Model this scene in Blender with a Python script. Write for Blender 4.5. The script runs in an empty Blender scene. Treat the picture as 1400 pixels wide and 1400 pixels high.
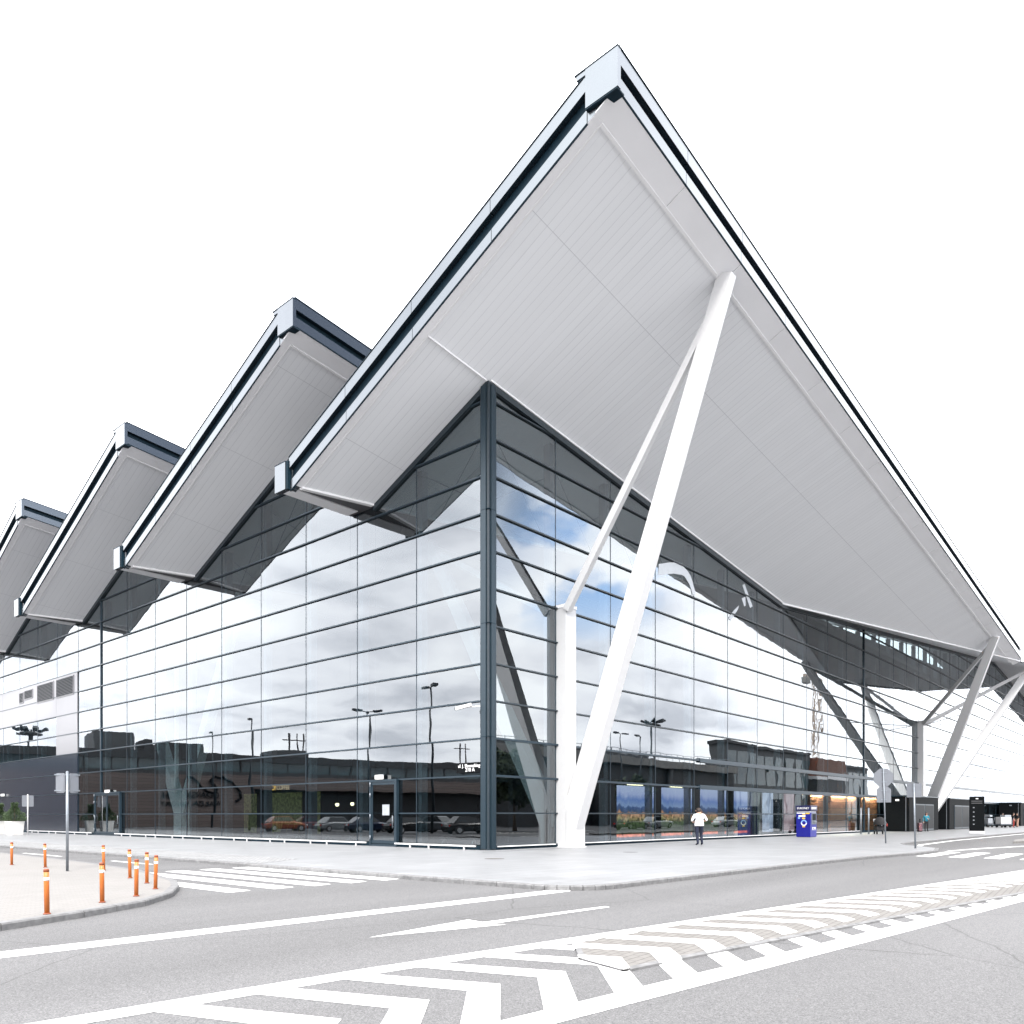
import bpy, bmesh, math, random
from math import radians as RAD, sin, cos, pi, sqrt
from mathutils import Vector, Matrix
random.seed(7)
scene = bpy.context.scene
COL = scene.collection

# ------------------------------------------------------------------ survey
# World axes: X runs along the right-hand facade away from the near corner of the terminal, Y along the left-hand
# facade, the corner post stands at the origin, Z = 0 is the plaza.  The survey helpers turn sight lines measured
# from the photographer's position into points on known real planes.
F, HOR, CX = 1097.634, 1115.0, 700.0
CAM = Vector((-24.37, -22.61, 1.438))
RIGHT = Vector((.6583, -.7526, 0)).normalized()
FWD = Vector((.7526, .6583, 0)).normalized()
def ray(x, y): return RIGHT*((x-CX)/F) + FWD + Vector((0, 0, (HOR-y)/F))
def onX(x, y, u): r = ray(x, y); return CAM + r*((u-CAM.x)/r.x)
def onY(x, y, v): r = ray(x, y); return CAM + r*((v-CAM.y)/r.y)
def onZ(x, y, z=0.0): r = ray(x, y); return CAM + r*((z-CAM.z)/r.z)
def deep(x, y, t): return CAM + ray(x, y)*t
def mirX(p): return Vector((-p.x, p.y, p.z))
def mirY(p): return Vector((p.x, -p.y, p.z))

# ------------------------------------------------------------------ materials
def newmat(name):
    m = bpy.data.materials.new(name); m.use_nodes = True
    nt = m.node_tree; nt.nodes.clear()
    out = nt.nodes.new('ShaderNodeOutputMaterial')
    return m, nt, out
def N(nt, t, **kw):
    n = nt.nodes.new(t)
    for k, v in kw.items():
        if k.startswith('i_'):
            n.inputs[k[2:].replace('_', ' ')].default_value = v
        else: setattr(n, k, v)
    return n
def L(nt, a, b): nt.links.new(a, b)
def rgb(c): return (c[0], c[1], c[2], 1.0)
def plain(name, col, rough=.5, metal=0.0, vary=.06, scale=6.0, spec=.5, bump=0.0):
    m, nt, out = newmat(name)
    b = N(nt, 'ShaderNodeBsdfPrincipled'); b.inputs['Roughness'].default_value = rough
    b.inputs['Metallic'].default_value = metal
    b.inputs['Specular IOR Level'].default_value = spec
    tc = N(nt, 'ShaderNodeTexCoord'); nz = N(nt, 'ShaderNodeTexNoise')
    nz.inputs['Scale'].default_value = scale; nz.inputs['Detail'].default_value = 5
    L(nt, tc.outputs['Object'], nz.inputs['Vector'])
    mp = N(nt, 'ShaderNodeMapRange'); mp.inputs['From Min'].default_value = .3; mp.inputs['From Max'].default_value = .7
    mp.inputs['To Min'].default_value = 1-vary; mp.inputs['To Max'].default_value = 1+vary
    L(nt, nz.outputs['Fac'], mp.inputs['Value'])
    mx = N(nt, 'ShaderNodeVectorMath', operation='SCALE'); mx.inputs[0].default_value = col
    L(nt, mp.outputs['Result'], mx.inputs['Scale'])
    L(nt, mx.outputs['Vector'], b.inputs['Base Color'])
    if bump:
        bp = N(nt, 'ShaderNodeBump'); bp.inputs['Strength'].default_value = bump; bp.inputs['Distance'].default_value = .01
        L(nt, nz.outputs['Fac'], bp.inputs['Height']); L(nt, bp.outputs['Normal'], b.inputs['Normal'])
    L(nt, b.outputs['BSDF'], out.inputs['Surface'])
    return m
def emit(name, col, s):
    m, nt, out = newmat(name)
    e = N(nt, 'ShaderNodeEmission'); e.inputs['Color'].default_value = rgb(col); e.inputs['Strength'].default_value = s
    L(nt, e.outputs[0], out.inputs['Surface']); return m

def mat_asphalt():
    m, nt, out = newmat('asphalt')
    b = N(nt, 'ShaderNodeBsdfPrincipled'); b.inputs['Roughness'].default_value = .85
    b.inputs['Specular IOR Level'].default_value = .3
    tc = N(nt, 'ShaderNodeTexCoord')
    n1 = N(nt, 'ShaderNodeTexNoise'); n1.inputs['Scale'].default_value = 85; n1.inputs['Detail'].default_value = 4; n1.inputs['Roughness'].default_value = .7
    n2 = N(nt, 'ShaderNodeTexNoise'); n2.inputs['Scale'].default_value = .35; n2.inputs['Detail'].default_value = 6
    vo = N(nt, 'ShaderNodeTexVoronoi'); vo.inputs['Scale'].default_value = 75
    for n in (n1, vo): L(nt, tc.outputs['Object'], n.inputs['Vector'])
    an = N(nt, 'ShaderNodeMapping'); an.inputs['Scale'].default_value = (.16, 1.5, 1); L(nt, tc.outputs['Object'], an.inputs['Vector']); L(nt, an.outputs['Vector'], n2.inputs['Vector'])
    r1 = N(nt, 'ShaderNodeValToRGB')
    r1.color_ramp.elements[0].position = .30; r1.color_ramp.elements[0].color = (.040, .040, .042, 1)
    r1.color_ramp.elements[1].position = .66; r1.color_ramp.elements[1].color = (.166, .165, .166, 1)
    L(nt, n1.outputs['Fac'], r1.inputs['Fac'])
    # individual stones of the chippings
    r2 = N(nt, 'ShaderNodeValToRGB')
    r2.color_ramp.elements[0].position = .0; r2.color_ramp.elements[0].color = (.5, .5, .52, 1)
    r2.color_ramp.elements[1].position = 1.; r2.color_ramp.elements[1].color = (1.45, 1.45, 1.45, 1)
    L(nt, vo.outputs['Color'], r2.inputs['Fac'])
    mx = N(nt, 'ShaderNodeMix', data_type='RGBA', blend_type='MULTIPLY'); mx.inputs['Factor'].default_value = .45
    L(nt, r1.outputs['Color'], mx.inputs['A']); L(nt, r2.outputs['Color'], mx.inputs['B'])
    mp = N(nt, 'ShaderNodeMapRange'); mp.inputs['From Min'].default_value = .3; mp.inputs['From Max'].default_value = .7
    mp.inputs['To Min'].default_value = .86; mp.inputs['To Max'].default_value = 1.14
    L(nt, n2.outputs['Fac'], mp.inputs['Value'])
    # hairline cracks
    v2 = N(nt, 'ShaderNodeTexVoronoi', feature='DISTANCE_TO_EDGE'); v2.inputs['Scale'].default_value = .16
    nw = N(nt, 'ShaderNodeTexNoise'); nw.inputs['Scale'].default_value = .9; nw.inputs['Detail'].default_value = 5
    L(nt, tc.outputs['Object'], nw.inputs['Vector'])
    va = N(nt, 'ShaderNodeMix', data_type='VECTOR'); va.inputs['Factor'].default_value = .14
    L(nt, tc.outputs['Object'], va.inputs['A']); L(nt, nw.outputs['Color'], va.inputs['B']); L(nt, va.outputs['Result'], v2.inputs['Vector'])
    ck = N(nt, 'ShaderNodeMapRange'); ck.inputs['From Max'].default_value = .0022; ck.inputs['To Min'].default_value = .62; ck.inputs['To Max'].default_value = 1
    L(nt, v2.outputs['Distance'], ck.inputs['Value'])
    mm = N(nt, 'ShaderNodeMath', operation='MULTIPLY'); L(nt, mp.outputs['Result'], mm.inputs[0]); L(nt, ck.outputs['Result'], mm.inputs[1])
    sc = N(nt, 'ShaderNodeVectorMath', operation='SCALE'); L(nt, mx.outputs['Result'], sc.inputs[0]); L(nt, mm.outputs[0], sc.inputs['Scale'])
    L(nt, sc.outputs['Vector'], b.inputs['Base Color'])
    bp = N(nt, 'ShaderNodeBump'); bp.inputs['Strength'].default_value = .5; bp.inputs['Distance'].default_value = .006
    L(nt, n1.outputs['Fac'], bp.inputs['Height']); L(nt, bp.outputs['Normal'], b.inputs['Normal'])
    L(nt, b.outputs['BSDF'], out.inputs['Surface']); return m

def mat_tiles(name, col, joint, bw, bh, offset=.5, vary=.12, rough=.7, rot=0.0, mort=.012, spec=.4, stain=.12):
    m, nt, out = newmat(name)
    b = N(nt, 'ShaderNodeBsdfPrincipled'); b.inputs['Roughness'].default_value = rough; b.inputs['Specular IOR Level'].default_value = spec
    tc = N(nt, 'ShaderNodeTexCoord')
    mp = N(nt, 'ShaderNodeMapping'); mp.inputs['Rotation'].default_value = (0, 0, rot)
    L(nt, tc.outputs['Object'], mp.inputs['Vector'])
    br = N(nt, 'ShaderNodeTexBrick'); br.inputs['Scale'].default_value = 1; br.inputs['Brick Width'].default_value = bw
    br.inputs['Row Height'].default_value = bh; br.inputs['Mortar Size'].default_value = mort; br.offset = offset
    br.inputs['Color1'].default_value = rgb([c*(1-vary) for c in col]); br.inputs['Color2'].default_value = rgb([c*(1+vary) for c in col])
    br.inputs['Mortar'].default_value = rgb(joint)
    L(nt, mp.outputs['Vector'], br.inputs['Vector'])
    n2 = N(nt, 'ShaderNodeTexNoise'); n2.inputs['Scale'].default_value = .45; n2.inputs['Detail'].default_value = 7; n2.inputs['Roughness'].default_value = .65
    L(nt, tc.outputs['Object'], n2.inputs['Vector'])
    n3 = N(nt, 'ShaderNodeTexNoise'); n3.inputs['Scale'].default_value = 30; n3.inputs['Detail'].default_value = 3
    L(nt, tc.outputs['Object'], n3.inputs['Vector'])
    ad = N(nt, 'ShaderNodeMath', operation='MULTIPLY_ADD'); L(nt, n3.outputs['Fac'], ad.inputs[0]); ad.inputs[1].default_value = .35
    L(nt, n2.outputs['Fac'], ad.inputs[2])
    mr = N(nt, 'ShaderNodeMapRange'); mr.inputs['From Min'].default_value = .5; mr.inputs['From Max'].default_value = .9
    mr.inputs['To Min'].default_value = 1-stain; mr.inputs['To Max'].default_value = 1+stain
    L(nt, ad.outputs[0], mr.inputs['Value'])
    sc = N(nt, 'ShaderNodeVectorMath', operation='SCALE'); L(nt, br.outputs['Color'], sc.inputs[0]); L(nt, mr.outputs['Result'], sc.inputs['Scale'])
    L(nt, sc.outputs['Vector'], b.inputs['Base Color'])
    L(nt, b.outputs['BSDF'], out.inputs['Surface']); return m

def mat_paint():
    m, nt, out = newmat('road_paint')
    b = N(nt, 'ShaderNodeBsdfPrincipled'); b.inputs['Roughness'].default_value = .7
    tc = N(nt, 'ShaderNodeTexCoord')
    n1 = N(nt, 'ShaderNodeTexNoise'); n1.inputs['Scale'].default_value = 9; n1.inputs['Detail'].default_value = 8; n1.inputs['Roughness'].default_value = .75
    L(nt, tc.outputs['Object'], n1.inputs['Vector'])
    r = N(nt, 'ShaderNodeValToRGB')
    r.color_ramp.elements[0].position = .33; r.color_ramp.elements[0].color = (.30, .30, .31, 1)
    r.color_ramp.elements[1].position = .47; r.color_ramp.elements[1].color = (.72, .72, .71, 1)
    L(nt, n1.outputs['Fac'], r.inputs['Fac']); L(nt, r.outputs['Color'], b.inputs['Base Color'])
    L(nt, b.outputs['BSDF'], out.inputs['Surface']); return m

def mat_soffit():
    m, nt, out = newmat('soffit_planks')
    b = N(nt, 'ShaderNodeBsdfPrincipled'); b.inputs['Roughness'].default_value = .45; b.inputs['Metallic'].default_value = .0
    tc = N(nt, 'ShaderNodeTexCoord'); sp = N(nt, 'ShaderNodeSeparateXYZ'); L(nt, tc.outputs['Object'], sp.inputs[0])
    dv = N(nt, 'ShaderNodeMath', operation='DIVIDE'); L(nt, sp.outputs['X'], dv.inputs[0]); dv.inputs[1].default_value = .32
    fl = N(nt, 'ShaderNodeMath', operation='FLOOR'); L(nt, dv.outputs[0], fl.inputs[0])
    fr = N(nt, 'ShaderNodeMath', operation='FRACT'); L(nt, dv.outputs[0], fr.inputs[0])
    # joint depth varies along the plank (planks are not perfectly flush)
    cb = N(nt, 'ShaderNodeCombineXYZ'); L(nt, fl.outputs[0], cb.inputs['X'])
    yv = N(nt, 'ShaderNodeMath', operation='MULTIPLY'); L(nt, sp.outputs['Y'], yv.inputs[0]); yv.inputs[1].default_value = .45
    L(nt, yv.outputs[0], cb.inputs['Y'])
    nz = N(nt, 'ShaderNodeTexNoise'); nz.inputs['Scale'].default_value = 1.0; nz.inputs['Detail'].default_value = 3
    mv = N(nt, 'ShaderNodeVectorMath', operation='MULTIPLY'); L(nt, cb.outputs[0], mv.inputs[0]); mv.inputs[1].default_value = (7.31, 1, 1)
    L(nt, mv.outputs[0], nz.inputs['Vector'])
    jw = N(nt, 'ShaderNodeMapRange'); jw.inputs['From Min'].default_value = .35; jw.inputs['From Max'].default_value = .7
    jw.inputs['To Min'].default_value = .03; jw.inputs['To Max'].default_value = .13; L(nt, nz.outputs['Fac'], jw.inputs['Value'])
    lt = N(nt, 'ShaderNodeMath', operation='LESS_THAN'); L(nt, fr.outputs[0], lt.inputs[0]); L(nt, jw.outputs['Result'], lt.inputs[1])
    # cross joints every 5.2 m
    dy = N(nt, 'ShaderNodeMath', operation='DIVIDE'); L(nt, sp.outputs['Y'], dy.inputs[0]); dy.inputs[1].default_value = 5.16
    fy = N(nt, 'ShaderNodeMath', operation='FRACT'); L(nt, dy.outputs[0], fy.inputs[0])
    ly = N(nt, 'ShaderNodeMath', operation='LESS_THAN'); L(nt, fy.outputs[0], ly.inputs[0]); ly.inputs[1].default_value = .005
    wn = N(nt, 'ShaderNodeTexWhiteNoise', noise_dimensions='1D'); L(nt, fl.outputs[0], wn.inputs['W'])
    br = N(nt, 'ShaderNodeMapRange'); br.inputs['To Min'].default_value = .80; br.inputs['To Max'].default_value = .825; L(nt, wn.outputs['Value'], br.inputs['Value'])
    big = N(nt, 'ShaderNodeTexNoise'); big.inputs['Scale'].default_value = .15; L(nt, tc.outputs['Object'], big.inputs['Vector'])
    cl = N(nt, 'ShaderNodeCombineColor'); 
    for j_, f_ in ((0, .975), (1, .99), (2, 1.02)):
        ml_ = N(nt, 'ShaderNodeMath', operation='MULTIPLY'); L(nt, br.outputs['Result'], ml_.inputs[0]); ml_.inputs[1].default_value = f_; L(nt, ml_.outputs[0], cl.inputs[j_])
    mx = N(nt, 'ShaderNodeMix', data_type='RGBA'); mx.inputs['B'].default_value = (.36, .37, .40, 1)
    mu = N(nt, 'ShaderNodeMath', operation='MULTIPLY'); L(nt, lt.outputs[0], mu.inputs[0]); mu.inputs[1].default_value = .27
    ma = N(nt, 'ShaderNodeMath', operation='MAXIMUM'); L(nt, mu.outputs[0], ma.inputs[0])
    m3 = N(nt, 'ShaderNodeMath', operation='MULTIPLY'); L(nt, ly.outputs[0], m3.inputs[0]); m3.inputs[1].default_value = .5
    L(nt, m3.outputs[0], ma.inputs[1])
    L(nt, ma.outputs[0], mx.inputs['Factor']); L(nt, cl.outputs[0], mx.inputs['A'])
    L(nt, mx.outputs['Result'], b.inputs['Base Color'])
    L(nt, b.outputs['BSDF'], out.inputs['Surface']); return m

def mat_glass(name='facade_glass', r0=.175, tint=(.28, .35, .37), wob=.0010):
    m, nt, out = newmat(name)
    tc = N(nt, 'ShaderNodeTexCoord'); oi = N(nt, 'ShaderNodeObjectInfo'); geo = N(nt, 'ShaderNodeNewGeometry')
    ad = N(nt, 'ShaderNodeVectorMath', operation='ADD'); L(nt, tc.outputs['Object'], ad.inputs[0])
    rs = N(nt, 'ShaderNodeVectorMath', operation='SCALE'); rs.inputs[0].default_value = (31, 17, 23); L(nt, oi.outputs['Random'], rs.inputs['Scale'])
    L(nt, rs.outputs[0], ad.inputs[1])
    nz = N(nt, 'ShaderNodeTexNoise'); nz.inputs['Scale'].default_value = .55; nz.inputs['Detail'].default_value = 1.2
    L(nt, ad.outputs[0], nz.inputs['Vector'])
    bp = N(nt, 'ShaderNodeBump'); bp.inputs['Strength'].default_value = 1; bp.inputs['Distance'].default_value = wob*4
    L(nt, nz.outputs['Fac'], bp.inputs['Height'])
    gl = N(nt, 'ShaderNodeBsdfGlossy'); gl.inputs['Roughness'].default_value = .0; gl.inputs['Color'].default_value = (.91, .96, 1, 1)
    L(nt, bp.outputs['Normal'], gl.inputs['Normal'])
    tr = N(nt, 'ShaderNodeBsdfTransparent'); tr.inputs['Color'].default_value = rgb(tint)
    tw = N(nt, 'ShaderNodeBsdfTransparent')
    fz = N(nt, 'ShaderNodeFresnel'); fz.inputs['IOR'].default_value = 1.5
    mr = N(nt, 'ShaderNodeMapRange'); mr.inputs['From Min'].default_value = .04; mr.inputs['From Max'].default_value = 1
    mr.inputs['To Min'].default_value = r0; mr.inputs['To Max'].default_value = 1; L(nt, fz.outputs[0], mr.inputs['Value'])
    m1 = N(nt, 'ShaderNodeMixShader'); L(nt, mr.outputs['Result'], m1.inputs[0]); L(nt, tr.outputs[0], m1.inputs[1]); L(nt, gl.outputs[0], m1.inputs[2])
    m2 = N(nt, 'ShaderNodeMixShader'); L(nt, geo.outputs['Backfacing'], m2.inputs[0]); L(nt, m1.outputs[0], m2.inputs[1]); L(nt, tw.outputs[0], m2.inputs[2])
    L(nt, m2.outputs[0], out.inputs['Surface']); return m

def mat_planks(name, c1, c2, period=.35, axis='Z', rough=.6):
    m, nt, out = newmat(name)
    b = N(nt, 'ShaderNodeBsdfPrincipled'); b.inputs['Roughness'].default_value = rough
    tc = N(nt, 'ShaderNodeTexCoord'); sp = N(nt, 'ShaderNodeSeparateXYZ'); L(nt, tc.outputs['Object'], sp.inputs[0])
    dv = N(nt, 'ShaderNodeMath', operation='DIVIDE'); L(nt, sp.outputs[axis], dv.inputs[0]); dv.inputs[1].default_value = period
    fl = N(nt, 'ShaderNodeMath', operation='FLOOR'); L(nt, dv.outputs[0], fl.inputs[0])
    fr = N(nt, 'ShaderNodeMath', operation='FRACT'); L(nt, dv.outputs[0], fr.inputs[0])
    lt = N(nt, 'ShaderNodeMath', operation='LESS_THAN'); L(nt, fr.outputs[0], lt.inputs[0]); lt.inputs[1].default_value = .1
    wn = N(nt, 'ShaderNodeTexWhiteNoise', noise_dimensions='1D'); L(nt, fl.outputs[0], wn.inputs['W'])
    mx = N(nt, 'ShaderNodeMix', data_type='RGBA'); mx.inputs['A'].default_value = rgb(c1); mx.inputs['B'].default_value = rgb(c2)
    L(nt, wn.outputs['Value'], mx.inputs['Factor'])
    m2 = N(nt, 'ShaderNodeMix', data_type='RGBA'); m2.inputs['B'].default_value = rgb([c*.3 for c in c1]); L(nt, lt.outputs[0], m2.inputs['Factor'])
    L(nt, mx.outputs['Result'], m2.inputs['A']); L(nt, m2.outputs['Result'], b.inputs['Base Color'])
    L(nt, b.outputs['BSDF'], out.inputs['Surface']); return m

def mat_mural():
    # printed, backlit town panorama: dusk sky, hills, roofs, trees and a road with a red cycle path
    m, nt, out = newmat('mural_print')
    tc = N(nt, 'ShaderNodeTexCoord'); sp = N(nt, 'ShaderNodeSeparateXYZ'); L(nt, tc.outputs['Object'], sp.inputs[0])
    mpv = N(nt, 'ShaderNodeVectorMath', operation='MULTIPLY'); L(nt, tc.outputs['Object'], mpv.inputs[0]); mpv.inputs[1].default_value = (.55, .3, .0)
    nz = N(nt, 'ShaderNodeTexNoise'); nz.inputs['Scale'].default_value = 2.6; nz.inputs['Detail'].default_value = 8
    L(nt, mpv.outputs[0], nz.inputs['Vector'])
    am = N(nt, 'ShaderNodeMapRange'); am.inputs['From Min'].default_value = .55; am.inputs['From Max'].default_value = 1.4; am.inputs['To Min'].default_value = -.04; am.inputs['To Max'].default_value = -1.0
    L(nt, sp.outputs['Z'], am.inputs['Value'])
    ns = N(nt, 'ShaderNodeMath', operation='SUBTRACT'); L(nt, nz.outputs['Fac'], ns.inputs[0]); ns.inputs[1].default_value = .5
    h = N(nt, 'ShaderNodeMath', operation='MULTIPLY_ADD'); L(nt, ns.outputs[0], h.inputs[0]); L(nt, am.outputs['Result'], h.inputs[1])
    L(nt, sp.outputs['Z'], h.inputs[2])
    r = N(nt, 'ShaderNodeValToRGB'); e = r.color_ramp.elements
    e[0].position = 0; e[0].color = (.05, .06, .09, 1)
    e[1].position = 1; e[1].color = (.40, .41, .54, 1)
    for p, c in ((.09, (.05, .06, .09)), (.10, (.42, .10, .06)), (.14, (.42, .10, .06)), (.15, (.02, .028, .02)), (.35, (.03, .045, .022)),
                 (.40, (.16, .13, .07)), (.50, (.24, .12, .08)), (.53, (.05, .07, .12)), (.61, (.06, .09, .20)), (.63, (.20, .25, .40)), (.74, (.13, .18, .38)), (.84, (.34, .35, .52))):
        q = e.new(p); q.color = rgb(c)
    mr = N(nt, 'ShaderNodeMapRange'); mr.inputs['From Min'].default_value = .0; mr.inputs['From Max'].default_value = 3.1
    L(nt, h.outputs[0], mr.inputs['Value']); L(nt, mr.outputs['Result'], r.inputs['Fac'])
    vo = N(nt, 'ShaderNodeTexVoronoi'); vo.inputs['Scale'].default_value = 7; L(nt, tc.outputs['Object'], vo.inputs['Vector'])
    vr = N(nt, 'ShaderNodeValToRGB'); vr.color_ramp.elements[0].color = (.25, .3, .3, 1); vr.color_ramp.elements[1].color = (3.0, 2.6, 2.3, 1)
    L(nt, vo.outputs['Color'], vr.inputs['Fac'])
    lo = N(nt, 'ShaderNodeMath', operation='LESS_THAN'); L(nt, mr.outputs['Result'], lo.inputs[0]); lo.inputs[1].default_value = .52
    mx = N(nt, 'ShaderNodeMix', data_type='RGBA', blend_type='MULTIPLY'); L(nt, lo.outputs[0], mx.inputs['Factor'])
    L(nt, r.outputs['Color'], mx.inputs['A']); L(nt, vr.outputs['Color'], mx.inputs['B'])
    e2 = N(nt, 'ShaderNodeEmission'); e2.inputs['Strength'].default_value = .85; L(nt, mx.outputs['Result'], e2.inputs['Color'])
    L(nt, e2.outputs[0], out.inputs['Surface']); return m

M = {}
M['asphalt'] = mat_asphalt()
M['paint'] = mat_paint()
M['tarmac'] = plain('fresh_tarmac', (.06, .06, .063), .9, vary=.3, scale=2)  # colour darkened to dim the ground mirrored in the glass
M['plaza'] = mat_tiles('plaza_slabs', (.232, .236, .243), (.135, .125, .135), 1.2, .6, vary=.06, rough=.42, stain=.13)
M['cobble'] = mat_tiles('cobble_setts', (.25, .254, .26), (.14, .14, .14), .18, .12, vary=.2, rough=.8, mort=.02)
M['island'] = mat_tiles('island_blocks', (.182, .175, .168), (.135, .13, .125), .2, .1, vary=.05, rough=.8, rot=.0, mort=.006, stain=.06)
M['pavers'] = mat_tiles('median_blocks', (.15, .143, .135), (.085, .08, .075), .2, .1, vary=.07, rough=.85, rot=-.1, mort=.008)
M['kerb'] = plain('kerb_stone', (.14, .14, .142), .8, vary=.25, scale=9)
M['white'] = plain('white_steel', (.54, .54, .545), .35, vary=.02)
M['soffit'] = mat_soffit()
M['white_in'] = plain('white_inner_steel', (.85, .85, .85), .4, vary=.02)
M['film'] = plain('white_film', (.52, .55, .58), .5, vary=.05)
M['border'] = plain('soffit_border', (.79, .79, .81), .4, vary=.03, scale=.4)
M['trim'] = plain('soffit_trim', (.76, .76, .77), .4, vary=.02)
M['fascia'] = plain('silver_fascia', (.165, .18, .195), .26, metal=1.0, vary=.03, scale=.6)
M['recess'] = plain('dark_recess', (.004, .016, .026), .6, vary=.1, spec=.15)
M['bluegrey'] = plain('bluegrey_metal', (.011, .026, .038), .35, metal=.3, vary=.06)
M['frame'] = plain('frame_metal', (.016, .032, .046), .35, metal=.3, vary=.06)
M['frame_dark'] = plain('frame_dark', (.012, .022, .03), .4, vary=.1)
M['glass'] = mat_glass()
M['cladd'] = plain('dark_cladding', (.022, .03, .045), .2, metal=.3, vary=.06, scale=.3)
M['clads'] = plain('silver_cladding', (.23, .23, .245), .4, metal=.2, vary=.03, scale=.3)
M['louvre'] = plain('louvre_metal', (.07, .07, .075), .5, vary=.1)
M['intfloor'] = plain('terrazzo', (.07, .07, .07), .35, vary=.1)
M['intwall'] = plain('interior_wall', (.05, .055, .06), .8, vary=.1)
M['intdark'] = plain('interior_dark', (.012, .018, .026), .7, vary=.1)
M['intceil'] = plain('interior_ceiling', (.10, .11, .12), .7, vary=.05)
M['wood'] = mat_planks('orange_wood', (.62, .22, .10), (.72, .32, .16), .5, 'Z')
M['olive'] = plain('field_print', (.30, .26, .10), .7, vary=.6, scale=5)
M['mural'] = mat_mural()
M['curtain'] = plain('pale_curtain', (.5, .48, .42), .9, vary=.15, scale=3)
M['black'] = plain('black_panel', (.006, .007, .008), .6, spec=.04, vary=.1)
M['blackglass'] = plain('black_glass', (.004, .006, .008), .4, spec=.06)
M['rubber'] = plain('rubber', (.02, .02, .02), .8)
M['steel'] = plain('galvanised_steel', (.2, .22, .245), .4, metal=.5, vary=.12, scale=12)
M['signback'] = plain('sign_back', (.15, .16, .18), .45, metal=.3, vary=.05)
M['orange'] = plain('orange_plastic', (.52, .145, .03), .45, vary=.05)
M['orange_dk'] = plain('orange_cap', (.2, .05, .018), .6, vary=.1)
M['reflect'] = plain('reflective_band', (.85, .85, .85), .4, vary=.03)
M['blue'] = plain('kiosk_blue', (.006, .008, .21), .3, vary=.03)
M['navy'] = plain('kiosk_navy', (.01, .012, .06), .3)
M['yellow'] = plain('yellow_print', (.85, .55, .05), .5)
M['ltblue'] = plain('light_blue_print', (.25, .45, .85), .5)
M['letter'] = plain('white_letter', (.85, .85, .85), .5)
M['lamp'] = emit('lamp_diffuser', (1, .98, .94), .5)
M['warm'] = emit('warm_bulb', (1, .82, .5), 2.0)
M['wash'] = emit('wash_light', (1, .84, .62), 120)
def mat_print(name, c, s_):
    m, nt, out = newmat(name); tc = N(nt, 'ShaderNodeTexCoord'); nz = N(nt, 'ShaderNodeTexNoise'); nz.inputs['Scale'].default_value = 1.8; nz.inputs['Detail'].default_value = 5; L(nt, tc.outputs['Object'], nz.inputs['Vector'])
    r = N(nt, 'ShaderNodeValToRGB'); r.color_ramp.elements[0].position = .35; r.color_ramp.elements[0].color = rgb([x*.55 for x in c]); r.color_ramp.elements[1].position = .65; r.color_ramp.elements[1].color = rgb(c); L(nt, nz.outputs['Fac'], r.inputs['Fac'])
    e = N(nt, 'ShaderNodeEmission'); e.inputs['Strength'].default_value = s_; L(nt, r.outputs['Color'], e.inputs['Color']); L(nt, e.outputs[0], out.inputs['Surface']); return m
M['mauve_print'] = mat_print('mauve_print', (.55, .34, .36), .6); M['pale_print'] = mat_print('pale_print', (.5, .52, .66), .7)
M['gold'] = emit('gold_letter', (1, .55, .12), .9)
M['dimgold'] = emit('dim_letter', (1, .72, .45), .45)
M['tower_white'] = plain('pot_white', (.72, .71, .69), .5, vary=.04)
M['leaf'] = plain('conifer_leaf', (.045, .075, .03), .7, vary=.5, scale=14)
M['leafd'] = plain('dark_leaf', (.04, .06, .03), .7, vary=.5, scale=3)
M['bark'] = plain('bark', (.10, .075, .055), .9, vary=.3, scale=12)
M['skin'] = plain('skin', (.50, .30, .22), .55, vary=.05)
M['hair'] = plain('dark_hair', (.025, .016, .012), .6, vary=.2, scale=40)
M['shirt'] = plain('white_shirt', (.78, .78, .80), .8, vary=.04, scale=9)
M['jeans'] = plain('dark_jeans', (.010, .014, .032), .9, vary=.25, scale=14)
M['teal'] = plain('teal_jacket', (.012, .15, .21), .8, vary=.12, scale=9)
M['blackcloth'] = plain('black_cloth', (.015, .015, .017), .9, vary=.2, scale=9)
M['redcloth'] = plain('red_cloth', (.38, .05, .04), .8, vary=.2, scale=9)
M['greycloth'] = plain('grey_cloth', (.3, .32, .35), .9, vary=.15, scale=9)
M['pattern'] = plain('floral_case', (.13, .06, .075), .5, vary=.8, scale=18)
M['brownwall'] = mat_planks('brown_boards', (.085, .064, .058), (.115, .087, .079), .42, 'Z')
M['bandglass'] = plain('band_glass', (.055, .085, .095), .08, vary=.3, scale=.4)
M['darkwall'] = plain('dark_wall', (.022, .023, .026), .6, vary=.15, scale=.5)
M['greywall'] = plain('grey_wall', (.055, .058, .062), .7, vary=.1, scale=.5)
M['concrete'] = plain('concrete', (.22, .215, .205), .8, vary=.12, scale=1.2)
M['brick'] = mat_tiles('terracotta', (.24, .075, .042), (.14, .07, .05), .5, .16, vary=.12)
M['carwin'] = plain('car_window', (.015, .018, .02), .06)
M['tyre'] = plain('tyre', (.015, .015, .016), .85)
M['rim'] = plain('rim', (.45, .46, .48), .3, metal=.8)
for nm, c in dict(red=(.20, .05, .02), maroon=(.07, .015, .02), navyc=(.012, .018, .04), greyc=(.16, .17, .18), blackc=(.012, .012, .014), whitec=(.7, .7, .7), silverc=(.4, .42, .44)).items():
    M['car_'+nm] = plain('car_paint_'+nm, c, .2, metal=.2, vary=.02)
M['headl'] = plain('headlight', (.7, .72, .75), .1)
M['taill'] = plain('taillight', (.4, .02, .02), .15)
M['yellowsteel'] = plain('crane_steel', (.42, .34, .28), .6)

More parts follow.
